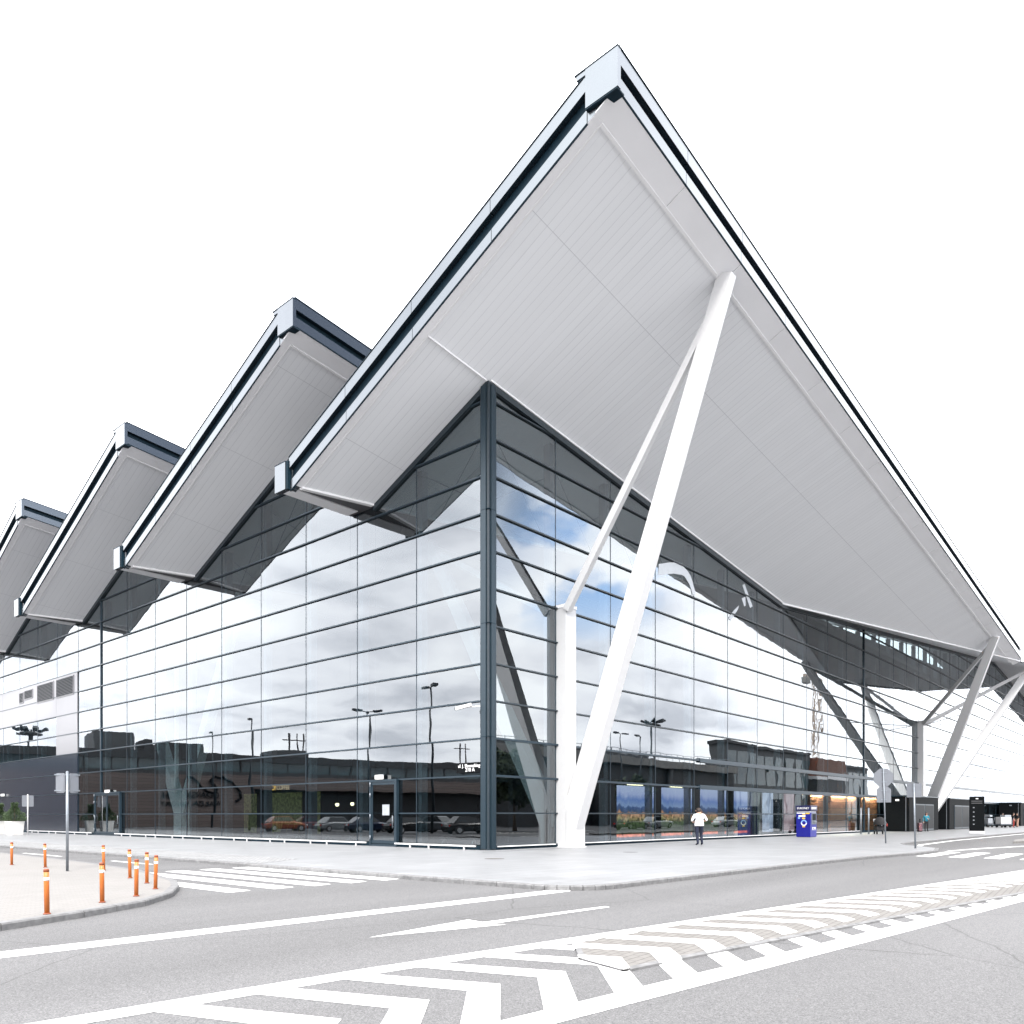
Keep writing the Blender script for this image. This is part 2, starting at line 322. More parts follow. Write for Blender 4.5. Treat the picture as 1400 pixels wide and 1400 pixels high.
# ------------------------------------------------------------------ mesh helpers
class MB:
    def __init__(s): s.v = []; s.f = []; s.mi = []; s.mats = []; s.smooth = []
    def m(s, mat):
        if mat not in s.mats: s.mats.append(mat)
        return s.mats.index(mat)
    def poly(s, pts, mat, smooth=False):
        i = len(s.v); s.v += [tuple(p) for p in pts]; s.f.append(list(range(i, i+len(pts)))); s.mi.append(s.m(mat)); s.smooth.append(smooth)
    def hexa(s, b, t, mat):
        n = len(b); i = len(s.v); s.v += [tuple(p) for p in b] + [tuple(p) for p in t]; k = s.m(mat)
        fs = [list(range(i+n-1, i-1, -1)), list(range(i+n, i+2*n))]
        for a in range(n): c = (a+1) % n; fs.append([i+a, i+c, i+n+c, i+n+a])
        s.f += fs; s.mi += [k]*len(fs); s.smooth += [False]*len(fs)
    def box(s, x0, x1, y0, y1, z0, z1, mat):
        s.hexa([(x0, y0, z0), (x1, y0, z0), (x1, y1, z0), (x0, y1, z0)], [(x0, y0, z1), (x1, y0, z1), (x1, y1, z1), (x0, y1, z1)], mat)
    def prism(s, pts, z0, z1, mat):
        a = sum(pts[i][0]*pts[(i+1) % len(pts)][1]-pts[(i+1) % len(pts)][0]*pts[i][1] for i in range(len(pts)))
        if a < 0: pts = list(reversed(pts))
        s.hexa([(p[0], p[1], z0) for p in pts], [(p[0], p[1], z1) for p in pts], mat)
    def bar(s, p0, p1, w, h, mat, up=(0, 0, 1), w1=None, h1=None):
        p0 = Vector(p0); p1 = Vector(p1); d = (p1-p0).normalized(); up = Vector(up)
        a = d.cross(up)
        if a.length < 1e-4: a = d.cross(Vector((1, 0, 0)))
        a.normalize(); b = a.cross(d).normalized()
        w1 = w if w1 is None else w1; h1 = h if h1 is None else h1
        q = lambda p, w, h: [p-a*w/2-b*h/2, p+a*w/2-b*h/2, p+a*w/2+b*h/2, p-a*w/2+b*h/2]
        s.hexa(q(p0, w, h)[::-1], q(p1, w1, h1)[::-1], mat)
    def tube(s, p0, p1, r0, mat, r1=None, n=10, caps=True, smooth=True):
        p0 = Vector(p0); p1 = Vector(p1); r1 = r0 if r1 is None else r1
        d = (p1-p0).normalized(); a = d.orthogonal().normalized(); b = d.cross(a); i = len(s.v); k = s.m(mat)
        for p, r in ((p0, r0), (p1, r1)):
            for j in range(n):
                t = 2*pi*j/n; s.v.append(tuple(p+a*cos(t)*r+b*sin(t)*r))
        for j in range(n):
            c = (j+1) % n; s.f.append([i+j, i+c, i+n+c, i+n+j]); s.mi.append(k); s.smooth.append(smooth)
        if caps:
            s.f.append(list(range(i+n-1, i-1, -1))); s.f.append(list(range(i+n, i+2*n))); s.mi += [k, k]; s.smooth += [False, False]
    def lathe(s, prof, mat, c=(0, 0, 0), n=16):
        i = len(s.v); k = s.m(mat)
        for r, z in prof:
            for j in range(n): t = 2*pi*j/n; s.v.append((c[0]+r*cos(t), c[1]+r*sin(t), c[2]+z))
        for q in range(len(prof)-1):
            for j in range(n):
                e = (j+1) % n; s.f.append([i+q*n+j, i+q*n+e, i+(q+1)*n+e, i+(q+1)*n+j]); s.mi.append(k); s.smooth.append(True)
        s.f.append([i+(len(prof)-1)*n+j for j in range(n)]); s.mi.append(k); s.smooth.append(False)
        s.f.append([i+j for j in reversed(range(n))]); s.mi.append(k); s.smooth.append(False)
    def ball(s, c, r, mat, n=12, m=8, sc=(1, 1, 1), zmin=-1):
        prof = []
        i = len(s.v); k = s.m(mat); rows = []
        for a in range(m+1):
            ph = -pi/2+pi*a/m
            if sin(ph) < zmin: continue
            row = []
            for j in range(n):
                t = 2*pi*j/n; row.append(len(s.v)); s.v.append((c[0]+r*sc[0]*cos(ph)*cos(t), c[1]+r*sc[1]*cos(ph)*sin(t), c[2]+r*sc[2]*sin(ph)))
            rows.append(row)
        for a in range(len(rows)-1):
            for j in range(n):
                e = (j+1) % n; s.f.append([rows[a][j], rows[a][e], rows[a+1][e], rows[a+1][j]]); s.mi.append(k); s.smooth.append(True)
    def build(s, name, parent=None, bevel=0.0):
        me = bpy.data.meshes.new(name); me.from_pydata(s.v, [], s.f)
        for mt in s.mats: me.materials.append(M[mt] if isinstance(mt, str) else mt)
        for p, k, sm in zip(me.polygons, s.mi, s.smooth): p.material_index = k; p.use_smooth = sm
        me.update()
        o = bpy.data.objects.new(name, me); COL.objects.link(o)
        if parent: o.parent = parent
        if bevel:
            bm = bmesh.new(); bm.from_mesh(me); bmesh.ops.remove_doubles(bm, verts=bm.verts, dist=1e-5)
            bm.to_mesh(me); bm.free()
            md = o.modifiers.new('bevel', 'BEVEL'); md.width = bevel; md.segments = 2; md.limit_method = 'ANGLE'
        return o
def thing(name, label, cat, loc=(0, 0, 0), rz=0.0, group=None):
    o = bpy.data.objects.new(name, None); COL.objects.link(o); o.location = loc; o.rotation_euler = (0, 0, rz)
    o.empty_display_size = .3
    o['label'] = label; o['category'] = cat
    if group: o['group'] = group
    return o
def tag(o, label, cat, group=None):
    o['label'] = label; o['category'] = cat
    if group: o['group'] = group
    return o
def struct(o): o['kind'] = 'structure'; return o
def copy_tree(o, parent=None):
    c = o.copy(); COL.objects.link(c)
    if parent: c.parent = parent
    for ch in [x for x in list(bpy.data.objects) if x.parent == o]: copy_tree(ch, c)
    return c
def text_part(name, body, size, mat, parent, loc, rot, depth=.008, align='CENTER', width=None):
    cu = bpy.data.curves.new(name, 'FONT'); cu.body = body; cu.size = size; cu.extrude = depth; cu.align_x = align; cu.align_y = 'CENTER'
    to = bpy.data.objects.new(name, cu); COL.objects.link(to); bpy.context.view_layer.update()
    me = bpy.data.meshes.new_from_object(to.evaluated_get(bpy.context.evaluated_depsgraph_get()))
    bpy.data.objects.remove(to); me.name = name; me.materials.clear(); me.materials.append(M[mat])
    o = bpy.data.objects.new(name, me); COL.objects.link(o); o.parent = parent; o.location = loc; o.rotation_euler = rot
    if width:
        w = max(v.co.x for v in me.vertices)-min(v.co.x for v in me.vertices); o.scale = (width/w,)*3
    return o
def clip(poly, a, b, c):           # keep a*x+b*y<=c
    out = []
    for i in range(len(poly)):
        p, q = poly[i], poly[(i+1) % len(poly)]
        dp, dq = a*p[0]+b*p[1]-c, a*q[0]+b*q[1]-c
        if dp <= 0: out.append(p)
        if dp*dq < 0:
            t = dp/(dp-dq); out.append((p[0]+(q[0]-p[0])*t, p[1]+(q[1]-p[1])*t))
    return out

# ------------------------------------------------------------------ ground
RZ = -.10
MZ = RZ+.004
mb = MB(); mb.poly([(-900, -900, RZ), (1500, -900, RZ), (1500, 1500, RZ), (-900, 1500, RZ)], 'asphalt')
struct(mb.build('road'))

def offset_line(pts, d):
    out = []
    for i, p in enumerate(pts):
        a = Vector(pts[max(i-1, 0)]); b = Vector(pts[min(i+1, len(pts)-1)]); t = (b-a).normalized()
        out.append((p[0]-t.y*d, p[1]+t.x*d))
    return out
def arc(cx, cy, r, a0, a1, n=8): return [(cx+r*cos(RAD(a0+(a1-a0)*i/n)), cy+r*sin(RAD(a0+(a1-a0)*i/n))) for i in range(n+1)]
def kerbed(name, edge, rest, mat, kname='kerb', z=0.0, kw=.16):
    inner = offset_line(edge, kw)
    mb = MB(); mb.prism(inner+rest, RZ-.2, z, mat); struct(mb.build(name))
    kb = MB(); seg = []
    for i in range(len(edge)-1):
        a, b = Vector(edge[i]), Vector(edge[i+1]); c, d = Vector(inner[i]), Vector(inner[i+1]); n = max(1, round((b-a).length))
        for j in range(n):
            g = .008/max((b-a).length/n, .2)
            t0, t1 = j/n+g/n, (j+1)/n-g/n
            lo = [a.lerp(b, t0), a.lerp(b, t1), c.lerp(d, t1), c.lerp(d, t0)]
            e = .02
            top = [a.lerp(b, t0).lerp(c.lerp(d, t0), e/kw), a.lerp(b, t1).lerp(c.lerp(d, t1), e/kw), c.lerp(d, t1), c.lerp(d, t0)]
            kb.hexa([(p.x, p.y, RZ-.15) for p in lo], [(p.x, p.y, z-.02) for p in lo], 'kerb')
            kb.hexa([(p.x, p.y, z-.02) for p in lo], [(p.x, p.y, z+.003) for p in top], 'kerb')
    struct(kb.build(kname))
plaza_edge = [(-11.5, 130), (-11.5, 60), (-11.5, 20), (-11.5, -11.9)] + arc(-10.3, -11.95, 1.2, 180, 270, 7) + [(-6, -13.18), (0, -13.25), (5, -13.4), (9.6, -13.9), (12.5, -13.95)] \
    + [(14.8, -13.45), (16.6, -12.4), (18.2, -11.2), (20.2, -10.5), (23, -10.2), (40, -10.15), (150, -10.15)]
kerbed('plaza_pavement', plaza_edge, [(150, .4), (.4, .4), (.4, 130)], 'plaza', 'plaza_kerb')
mb = MB(); mb.poly([(-11.3, -1.2, .004), (-9.0, .2, .004), (-9.0, 120, .004), (-11.3, 120, .004)], 'cobble'); struct(mb.build('cobble_strip'))
isl = [(-60, -11.9), (-30, -11.9), (-24.5, -11.75), (-22.6, -11.2), (-20.8, -10.45), (-19.5, -9.78), (-18.2, -8.95), (-17.2, -7.85), (-16.4, -6.5), (-15.85, -5.3), (-15.3, -3.2), (-14.8, -1), (-14.3, 4), (-13.9, 13), (-13.9, 16)]
kerbed('traffic_island', isl, [(-60, 16)], 'island', 'island_kerb')

mb = MB(); mb.poly([(-160, 16.4, MZ), (-13.6, 16.4, MZ), (-13.6, 160, MZ), (-160, 160, MZ)], 'tarmac'); mb.poly([(-80, -90, MZ), (170, -90, MZ), (170, -24, MZ), (-80, -24, MZ)], 'tarmac'); struct(mb.build('car_park'))  # out-of-frame sheets added so the facades mirror darker ground

# road markings (painted sheets 4 mm above the asphalt)
def marking(name, pts, z=MZ):
    mb = MB(); a = sum(pts[i][0]*pts[(i+1) % len(pts)][1]-pts[(i+1) % len(pts)][0]*pts[i][1] for i in range(len(pts)))
    if a < 0: pts = pts[::-1]
    mb.poly([(p[0], p[1], z) for p in pts], 'paint'); return struct(mb.build(name))
for i, u in enumerate((-16.05, -15.02, -14.05, -13.05, -12.06)):
    marking('zebra_stripe', [(u, -7.85), (u+.54, -7.75), (u+.54, -.9), (u, -.9)])
marking('edge_line', [(-45, -12.78), (-11.4, -12.78), (-10.62, -12.5), (-11.35, -12.33), (-45, -12.28)])
marking('arrow_marking', [(-17.95, -14.60), (-15.9, -15.10), (-16.02, -14.9), (-13.15, -14.98), (-13.1, -14.85), (-15.95, -14.68), (-15.88, -14.33)])
for v in (-14.35, -15.45, -16.6): marking('zebra_stripe', [(8.3, v-.34), (13.3, v-.28), (13.2, v+.28), (8.5, v+.24)])
for k in range(4): marking('zebra_stripe', [(8.3, -17.75-k*1.15-.3), (13.3, -17.75-k*1.15-.3), (13.3, -17.75-k*1.15+.25), (8.3, -17.75-k*1.15+.25)])
marking('lane_line', [(14.2, -13.85), (18.5, -14.35), (24, -15.6), (60, -16.8), (60, -17.1), (24, -15.9), (18.4, -14.62), (14.1, -14.05)])
marking('lane_line', [(18.6, -11.5), (21.2, -10.95), (30, -10.5), (120, -10.5), (120, -10.72), (30, -10.75), (21.3, -11.2), (18.7, -11.75)])
marking('lane_dash', [(-12.9, 10), (-12.75, 10), (-12.75, 14), (-12.9, 14)])
marking('lane_dash', [(-12.9, 2.5), (-12.75, 2.5), (-12.75, 5.5), (-12.9, 5.5)])
mb = MB(); mb.prism([(27, -14.3), (31, -13.75), (45, -13.75), (45, -15.4), (30, -15.2)], RZ-.1, .02, 'island'); struct(mb.build('splitter_island'))

mb = MB(); mb.poly([(-1.5, -1.15, .004), (3.5, -1.15, .004), (3.5, -1.0, .004), (-1.5, -1.0, .004)], 'louvre'); struct(mb.build('drain_grate'))
mb = MB(); mb.poly([(8.5, -1.35, .004), (16, -1.35, .004), (16, -1.2, .004), (8.5, -1.2, .004)], 'louvre'); struct(mb.build('drain_grate'))
for x, y, r_, z_, mt in ((676, 1174, .34, .005, 'pavers'), (862, 1165, .3, .005, 'kerb')):
    p = onZ(x, y, z_); mb = MB(); mb.poly([(p.x+r_*cos(2*pi*j/20), p.y+r_*sin(2*pi*j/20), z_) for j in range(20)], mt); struct(mb.build('manhole_cover'))

# hatched median: border lines, chevrons and the low block-paved island the paint runs across
def vup(u): return -16.02-.06*(u+22.3) if u < -19.3 else -16.2-.111*(u+19.3)      # far edge of the far line
def vlo(u): return -18.95-.089*(u+19.7)                                            # near edge of the near line
us = [-34, -30, -26, -22.3, -19.3, -15, -10, -5, 0, 6, 14, 26, 40]
isl_pts = [onZ(791, 1293, RZ), onZ(800, 1312, RZ), onZ(856, 1327, RZ), onZ(921, 1313, RZ), onZ(1050, 1293, RZ), onZ(1243, 1253, RZ), onZ(1400, 1221, RZ)]
isl_pts = [(p.x, p.y) for p in isl_pts]
front = isl_pts[2:]
isl_poly = [(isl_pts[0][0], isl_pts[0][1]), isl_pts[1], front[0], front[1], front[-1], (34, vlo(34)+.75), (34, vup(34)-.33), (-14.2, vup(-14.2)-.33)]
IZ = RZ+.035
mb = MB(); mb.prism(isl_poly, RZ-.1, IZ, 'pavers'); struct(mb.build('median_island'))
kb = MB()
fr = [isl_pts[0], isl_pts[1], front[0], front[1], front[-1], (34, vlo(34)+.75)]
for i in range(len(fr)-1):
    a, b = Vector(fr[i]), Vector(fr[i+1]); n = max(1, round((b-a).length)); t = (b-a).normalized(); nn = Vector((t.y, -t.x))
    for j in range(n):
        p, q = a.lerp(b, j/n+.006/n), a.lerp(b, (j+1)/n-.006/n)
        kb.hexa([(p.x, p.y, RZ-.08), (p.x+nn.x*.07, p.y+nn.y*.07, RZ-.08), (q.x+nn.x*.07, q.y+nn.y*.07, RZ-.08), (q.x, q.y, RZ-.08)][::-1],
                [(p.x, p.y, IZ+.002), (p.x+nn.x*.06, p.y+nn.y*.06, IZ-.012), (q.x+nn.x*.06, q.y+nn.y*.06, IZ-.012), (q.x, q.y, IZ+.002)][::-1], 'kerb')
struct(kb.build('median_kerb'))
def ccw(p): return p if sum(p[i][0]*p[(i+1) % len(p)][1]-p[(i+1) % len(p)][0]*p[i][1] for i in range(len(p))) > 0 else p[::-1]
cv = ccw(isl_poly)
def halves(poly, off=0.0):
    hs = []
    for i in range(len(poly)):
        a, b = poly[i], poly[(i+1) % len(poly)]; dx, dy = b[0]-a[0], b[1]-a[1]; l = sqrt(dx*dx+dy*dy)
        hs.append((dy/l, -dx/l, (dy*a[0]-dx*a[1])/l+off))
    return hs
hin, hout = halves(cv, 0), halves(cv, .072)
def paint_over(name, pts, merge=None):
    mb = merge or MB(); q = ccw(pts)
    ins = q
    for a, b, c in hin: ins = clip(ins, a, b, c) if len(ins) > 2 else []
    if len(ins) > 2: mb.poly([(p[0], p[1], IZ+.004) for p in ccw(ins)], 'paint')
    cur = q
    for a, b, c in hout:
        if len(cur) < 3: break
        o = clip(cur, -a, -b, -c)
        if len(o) > 2: mb.poly([(p[0], p[1], MZ) for p in ccw(o)], 'paint')
        cur = clip(cur, a, b, c)
    # painted kerb face between the two levels
    if len(ins) > 2 and len(cur) > 2:
        k = cur
        sl = [p for p in k]
        mb_in = ins
        for i, (a, b, c) in enumerate(hin):
            kk = clip(sl, -a, -b, -c)
            if len(kk) > 2:
                mb.poly([(p[0], p[1], IZ+.006-max(0, (a*p[0]+b*p[1]-c))*.22) for p in ccw(kk)], 'paint')
    for i, (a, b, c) in enumerate(hin):                   # paint runs down the kerb face too
        pts = []
        for j in range(len(q)):
            p0, p1 = q[j], q[(j+1) % len(q)]; e0, e1 = a*p0[0]+b*p0[1]-c-.074, a*p1[0]+b*p1[1]-c-.074
            if e0*e1 < 0: t = e0/(e0-e1); pts.append((p0[0]+(p1[0]-p0[0])*t, p0[1]+(p1[1]-p0[1])*t))
        if len(pts) == 2 and all(x*p[0]+y*p[1] <= z+.08 for p in pts for x, y, z in hin):
            mb.poly([(*pts[0], MZ), (*pts[1], MZ), (*pts[1], IZ-.004), (*pts[0], IZ-.004)], 'paint')
    return mb
mu, ml = MB(), MB()
for a, b in zip(us, us[1:]):
    for (f, w, mbx) in ((vup, -.30, mu), (vlo, .34, ml)):
        mbx.poly([(p[0], p[1], MZ) for p in ccw([(a, f(a)), (b, f(b)), (b, f(b)+w), (a, f(a)+w)])], 'paint')
struct(mu.build('median_line')); struct(ml.build('median_line'))
for i in range(-9, 58):
    ax = -18.07+.8625*i; ay = (vup(ax)*.47+vlo(ax)*.53) if ax > -19.3 else -17.72-.05*(ax+19.3)
    w = .40
    ux = ax-.5; uy = vup(ux)-.30; tu = (uy-ay)/.9*.35; ux = ax-tu; uy = vup(ux)-.298
    ly = vlo(ax-1.2)+.338; lx = ax-(ay-ly)*1.14; 
    mbx = paint_over('chevron_stripe', [(ax, ay), (ux, uy), (ux-w*.85, vup(ux-w*.85)-.298), (ax-w, ay+.03)])
    paint_over('chevron_stripe', [(ax, ay), (ax-w, ay+.03), (lx-w, vlo(lx-w)+.338), (lx, vlo(lx)+.338)], mbx)
    struct(mbx.build('chevron_stripe'))

# ------------------------------------------------------------------ terminal building
TB = thing('terminal_building', 'large glass airport terminal with sawtooth white soffit roof and slanted white columns', 'airport terminal')
MOD, ROW = 4.27, 1.56
def S(u, v): return 19.388-.1085*u-.4403*v            # underside of the folded roof over the corner
def valley(u): return 7.377-.2464*u                    # its low edge in plan (z = 16.14)
PER, ZV, UE = 17.2, 16.14, -3.82
def Sk(k, u, v): return ZV+(.4403 if k == 0 else .419)*(valley(u)+PER*k-v)     # fold k, slightly flatter beyond the first
A2 = .087; B2 = A2/.2464
def S2(u, v): return ZV+A2*(u-29.94)+B2*v if u <= 101 else ZV+A2*71.06+B2*v-.1*(u-101)
FH = 1.38
def strip(mb, p0, p1, zf, lo, hi, out, d0, d1, mat):
    # vertical band following a roof edge from p0 to p1 (plan), between zf+lo and zf+hi, from depth d0 to d1 along out
    q = []
    for z in (lo, hi):
        r = []
        for p, d in ((p0, d0), (p1, d0), (p1, d1), (p0, d1)):
            x, y = p[0]+out[0]*d, p[1]+out[1]*d
            r.append((x, y, zf(*p)+z))
        q.append(r)
    c = (p1[0]-p0[0])*out[1]-(p1[1]-p0[1])*out[0]
    if c < 0: q = [x[::-1] for x in q]
    mb.hexa(q[0], q[1], mat)
def edge_run(p0, p1, out, zf, parent, step=4.3, fh=FH):
    a, b = Vector(p0), Vector(p1); n = max(1, round((b-a).length/step)); g = .012/((b-a).length/n)
    mb = MB()
    strip(mb, p0, p1, zf, .36, fh-.42, out, -.30, -.16, 'recess')
    for j in range(n):
        s, t = tuple(a.lerp(b, (j+g)/n)), tuple(a.lerp(b, (j+1-g)/n))
        strip(mb, s, t, zf, 0.0, .41, out, -.30, .0, 'fascia')
        strip(mb, s, t, zf, fh-.49, fh, out, -.30, .06, 'fascia')
    strip(mb, p0, p1, zf, -.035, .0, out, -.06, -.015, 'recess')
    strip(mb, p0, p1, zf, fh+.001, fh+.035, out, -.34, .085, 'recess')
    return mb.build('fascia', parent)
def tooth(k):
    dv = PER*k
    zf = lambda u, v: Sk(k, u, v)
    T, A, B = (UE, -8.88+dv), (UE, valley(UE)+dv), (65.45, -8.88+dv)
    e = .2
    mb = MB()
    pl = [(T[0]+.25, T[1]+.25), (B[0]-1.5, B[1]+.25), (A[0]+.25, A[1]-.15)]
    mb.hexa([(p[0], p[1], zf(*p)+.05) for p in pl], [(p[0], p[1], zf(*p)+FH-.06) for p in pl], 'darkwall')
    r = mb.build('roof_section', TB)
    bw, lw = .85, .42
    mb = MB()
    pl = [(UE+lw, -8.88+dv+bw), (65.45-bw/.2464, -8.88+dv+bw), (UE+lw, valley(UE+lw)+dv)]
    mb.poly([(p[0], p[1], zf(*p)+.012) for p in pl][::-1], 'soffit')
    mb.build('soffit', r)
    mb = MB()
    n = 16; g = .012
    for j in range(n):                                   # border panels along the high edge
        u0, u1 = UE+(69.0)*j/n+g, UE+(69.0)*(j+1)/n-g
        v0, v1 = -8.85+dv, -8.88+dv+bw-.05
        mb.hexa([(x, y, zf(x, y)-.012) for x, y in ((u0, v0), (u1, v0), (u1, v1), (u0, v1))], [(x, y, zf(x, y)+.03) for x, y in ((u0, v0), (u1, v0), (u1, v1), (u0, v1))], 'border')
    v0, v1 = -8.88+dv+bw-.05, -8.88+dv+bw+.05
    mb.hexa([(x, y, zf(x, y)-.03) for x, y in ((UE+lw, v0), (64, v0), (64, v1), (UE+lw, v1))], [(x, y, zf(x, y)+.03) for x, y in ((UE+lw, v0), (64, v0), (64, v1), (UE+lw, v1))], 'trim')
    mb.build('soffit_border', r)
    mb = MB()
    v0, v1 = -8.88+dv+bw-.045, valley(UE+lw)+dv
    q = ((UE+.03, v0), (UE+lw-.03, v0), (UE+lw-.03, v1), (UE+.03, v1))
    mb.hexa([(x, y, zf(x, y)-.012) for x, y in q], [(x, y, zf(x, y)+.03) for x, y in q], 'border')
    q = ((UE+lw-.03, v0), (UE+lw+.03, v0), (UE+lw+.03, v1), (UE+lw-.03, v1))
    mb.hexa([(x, y, zf(x, y)-.022) for x, y in q], [(x, y, zf(x, y)+.03) for x, y in q], 'trim')
    mb.bar((UE+.35, valley(UE+.35)+dv-.05, ZV+.0), (64.9, valley(64.9)+dv-.05, ZV+.0), .12, .1, 'trim')
    if k == 0:                                           # joint rib that continues the right-hand facade line
        mb.bar((UE+lw, 0, S(UE+lw, 0)-.01), (-.12, 0, S(-.12, 0)-.01), .07, .07, 'trim')
        mb.bar((.02, -.10, S(.02, -.1)-.01), (29.9, -.10, S(29.9, -.1)-.01), .09, .07, 'trim')
    mb.build('soffit_trim', r)
    edge_run((UE, -7.77+dv), (UE, A[1]+.28), (-1, 0), zf, r, fh=1.45)
    edge_run((UE+.03, -8.88+dv), (64.5, -8.88+dv), (0, -1), zf, r, fh=1.2)
    # corner cap at the peak and end cap at the low tip
    mb = MB(); z0 = zf(UE, -8.88+dv)
    x0, x1, y0, y1 = UE-.11, UE+.06, -8.99+dv, -7.78+dv
    zb_, zt_ = z0-.12, z0+1.10
    mb.box(x0, x1, y0, y1, zb_, zt_, 'fascia')
    strip(mb, (UE, -8.86+dv), (UE, -7.775+dv), zf, .0, .40, (-1, 0), -.30, -.02, 'fascia')
    mb.box(x0-.012, x1+.012, y0-.012, y1+.42, zt_, zt_+.035, 'recess')
    mb.box(x0+.01, x1, y1, y1+.36, zt_-.16, zt_-.002, 'fascia')
    mb.box(x0+.012, UE+.28, y0+.02, y1, zb_-.05, zb_-.001, 'recess')
    mb.build('corner_cap', r)
    mb = MB(); v = A[1]+.0
    mb.box(UE-.16, UE+.1, v+.42, v+1.25, ZV-.06, ZV+1.16, 'fascia')
    mb.box(UE-.12, UE+.1, v+.29, v+.418, ZV-.06, ZV+1.2, 'recess')
    mb.box(UE-.17, UE+.1, v+.41, v+1.27, ZV+1.165, ZV+1.2, 'recess')
    mb.build('edge_cap', r)
    return r
teeth = [tooth(k) for k in range(5)]
for k in range(5):                                       # flat gutters between the folds
    dv = PER*k; mb = MB()
    if k == 0: pl = [(UE+.12, valley(UE)+.02), (29.9, .06), (65, .06), (65, 9.3), (UE+.12, 9.3)]
    else: pl = [(UE+.12, valley(UE)+dv+.02), (65, valley(65)+dv+.02), (65, 9.3+dv), (UE+.12, 9.3+dv)]
    mb.hexa([(p[0], p[1], ZV-.01) for p in pl], [(p[0], p[1], ZV+.34) for p in pl], 'louvre')
    mb.box(UE+.1, -.14, 8.45+dv, 9.28+dv, ZV-.06, ZV-.015, 'border')
    mb.bar((UE+.3, valley(UE+.3)+dv+.06, ZV-.03), (-.1, valley(-.1)+dv+.06, ZV-.03), .1, .06, 'trim')
    mb.build('gutter', TB)
    mb = MB()
    mb.hexa([(.12, 9.25+dv, ZV+.34), (64, 9.25+dv, ZV+.34), (64, 9.5+dv, ZV+.34), (.12, 9.5+dv, ZV+.34)],
            [(.12, 9.25+dv, Sk(1, .12, 9.25)+.04), (64, 9.25+dv, Sk(1, 64, 9.25)+.04), (64, 9.5+dv, Sk(1, 64, 9.5)+.04), (.12, 9.5+dv, Sk(1, .12, 9.5)+.04)], 'intwall')
    mb.build('clerestory_wall', TB)
# roof fold that rises beyond the low edge along the right-hand facade
mb = MB()
pl = [(30.3, .0), (65.6, -8.85), (101, -8.85), (101, 9), (65, 9)]
mb.hexa([(p[0], p[1], S2(*p)+.02) for p in pl], [(p[0], p[1], S2(*p)+1.3) for p in pl], 'border')
pl = [(101, -8.85), (112, -2.2), (150, -2.2), (150, 9), (101, 9)]
mb.hexa([(p[0], p[1], S2(*p)+.02) for p in pl], [(p[0], p[1], S2(*p)+1.3) for p in pl], 'border')
r2 = mb.build('roof_section', TB)
edge_run((65.9, -8.88), (101, -8.88), (0, -1), S2, r2); edge_run((112, -2.25), (150, -2.25), (0, -1), S2, r2)
mb = MB(); mb.box(30, 150, 9.3, 90, ZV+.4, ZV+.8, 'darkwall'); mb.box(65.5, 150, .2, 9.3, ZV-.1, ZV+.2, 'darkwall'); mb.hexa([(66, 9.0, 16.4), (150, 9.0, 16.4), (150, 9.2, 16.4), (66, 9.2, 16.4)], [(66, 9.0, S2(66, 9)), (150, 9.0, S2(66, 9)+3), (150, 9.2, S2(66, 9)+3), (66, 9.2, S2(66, 9))], 'darkwall')
mb.build('flat_roof', TB)

# facade height profiles: list of (a, b, z(a), z(b))
segR = [(0, 29.94, S(0, 0), S(29.94, 0)), (29.94, 101, ZV, S2(101, 0)), (101, 150, S2(101, 0), S2(150, 0))]
segL = []
for k in range(6):
    a = 0 if k == 0 else PER*k-7.9
    b = PER*k+7.377
    segL += [(a, b, Sk(k, 0, a), ZV), (b, PER*k+9.3, ZV-.02, ZV-.02)]
segL = [s for s in segL if s[0] < 90]
def ztop(seg, t):
    for a, b, z0, z1 in seg:
        if a <= t <= b: return z0+(z1-z0)*(t-a)/(b-a)
    return 0
def spans(seg, z):
    out = []
    for a, b, z0, z1 in seg:
        if z0 > z and z1 > z: r = (a, b)
        elif z0 <= z and z1 <= z: continue
        else:
            t = a+(b-a)*(z-z0)/(z1-z0); r = (a, t) if z0 > z else (t, b)
        if out and abs(out[-1][1]-r[0]) < 1e-3: out[-1] = (out[-1][0], r[1])
        else: out.append(r)
    return out
linesR = [0]+[4.55+MOD*i*1.0 for i in range(1)]+[4.62+4.27*i+.1 for i in range(1, 34)]
linesL = [0]+[.2+4.27*i for i in range(1, 22)]
LEND, REND = 90.0, 140.0
linesL = [v for v in linesL if v < LEND]+[LEND]; linesR = [u for u in linesR if u < REND]+[REND]
NR = 15
def wallpt(side, t, d, z): return (d, t, z) if side == 'L' else (t, d, z)
def bx(mb, side, t0, t1, d0, d1, z0, z1, mat):
    if side == 'L': mb.box(d0, d1, t0, t1, z0, z1, mat)
    else: mb.box(t0, t1, d0, d1, z0, z1, mat)
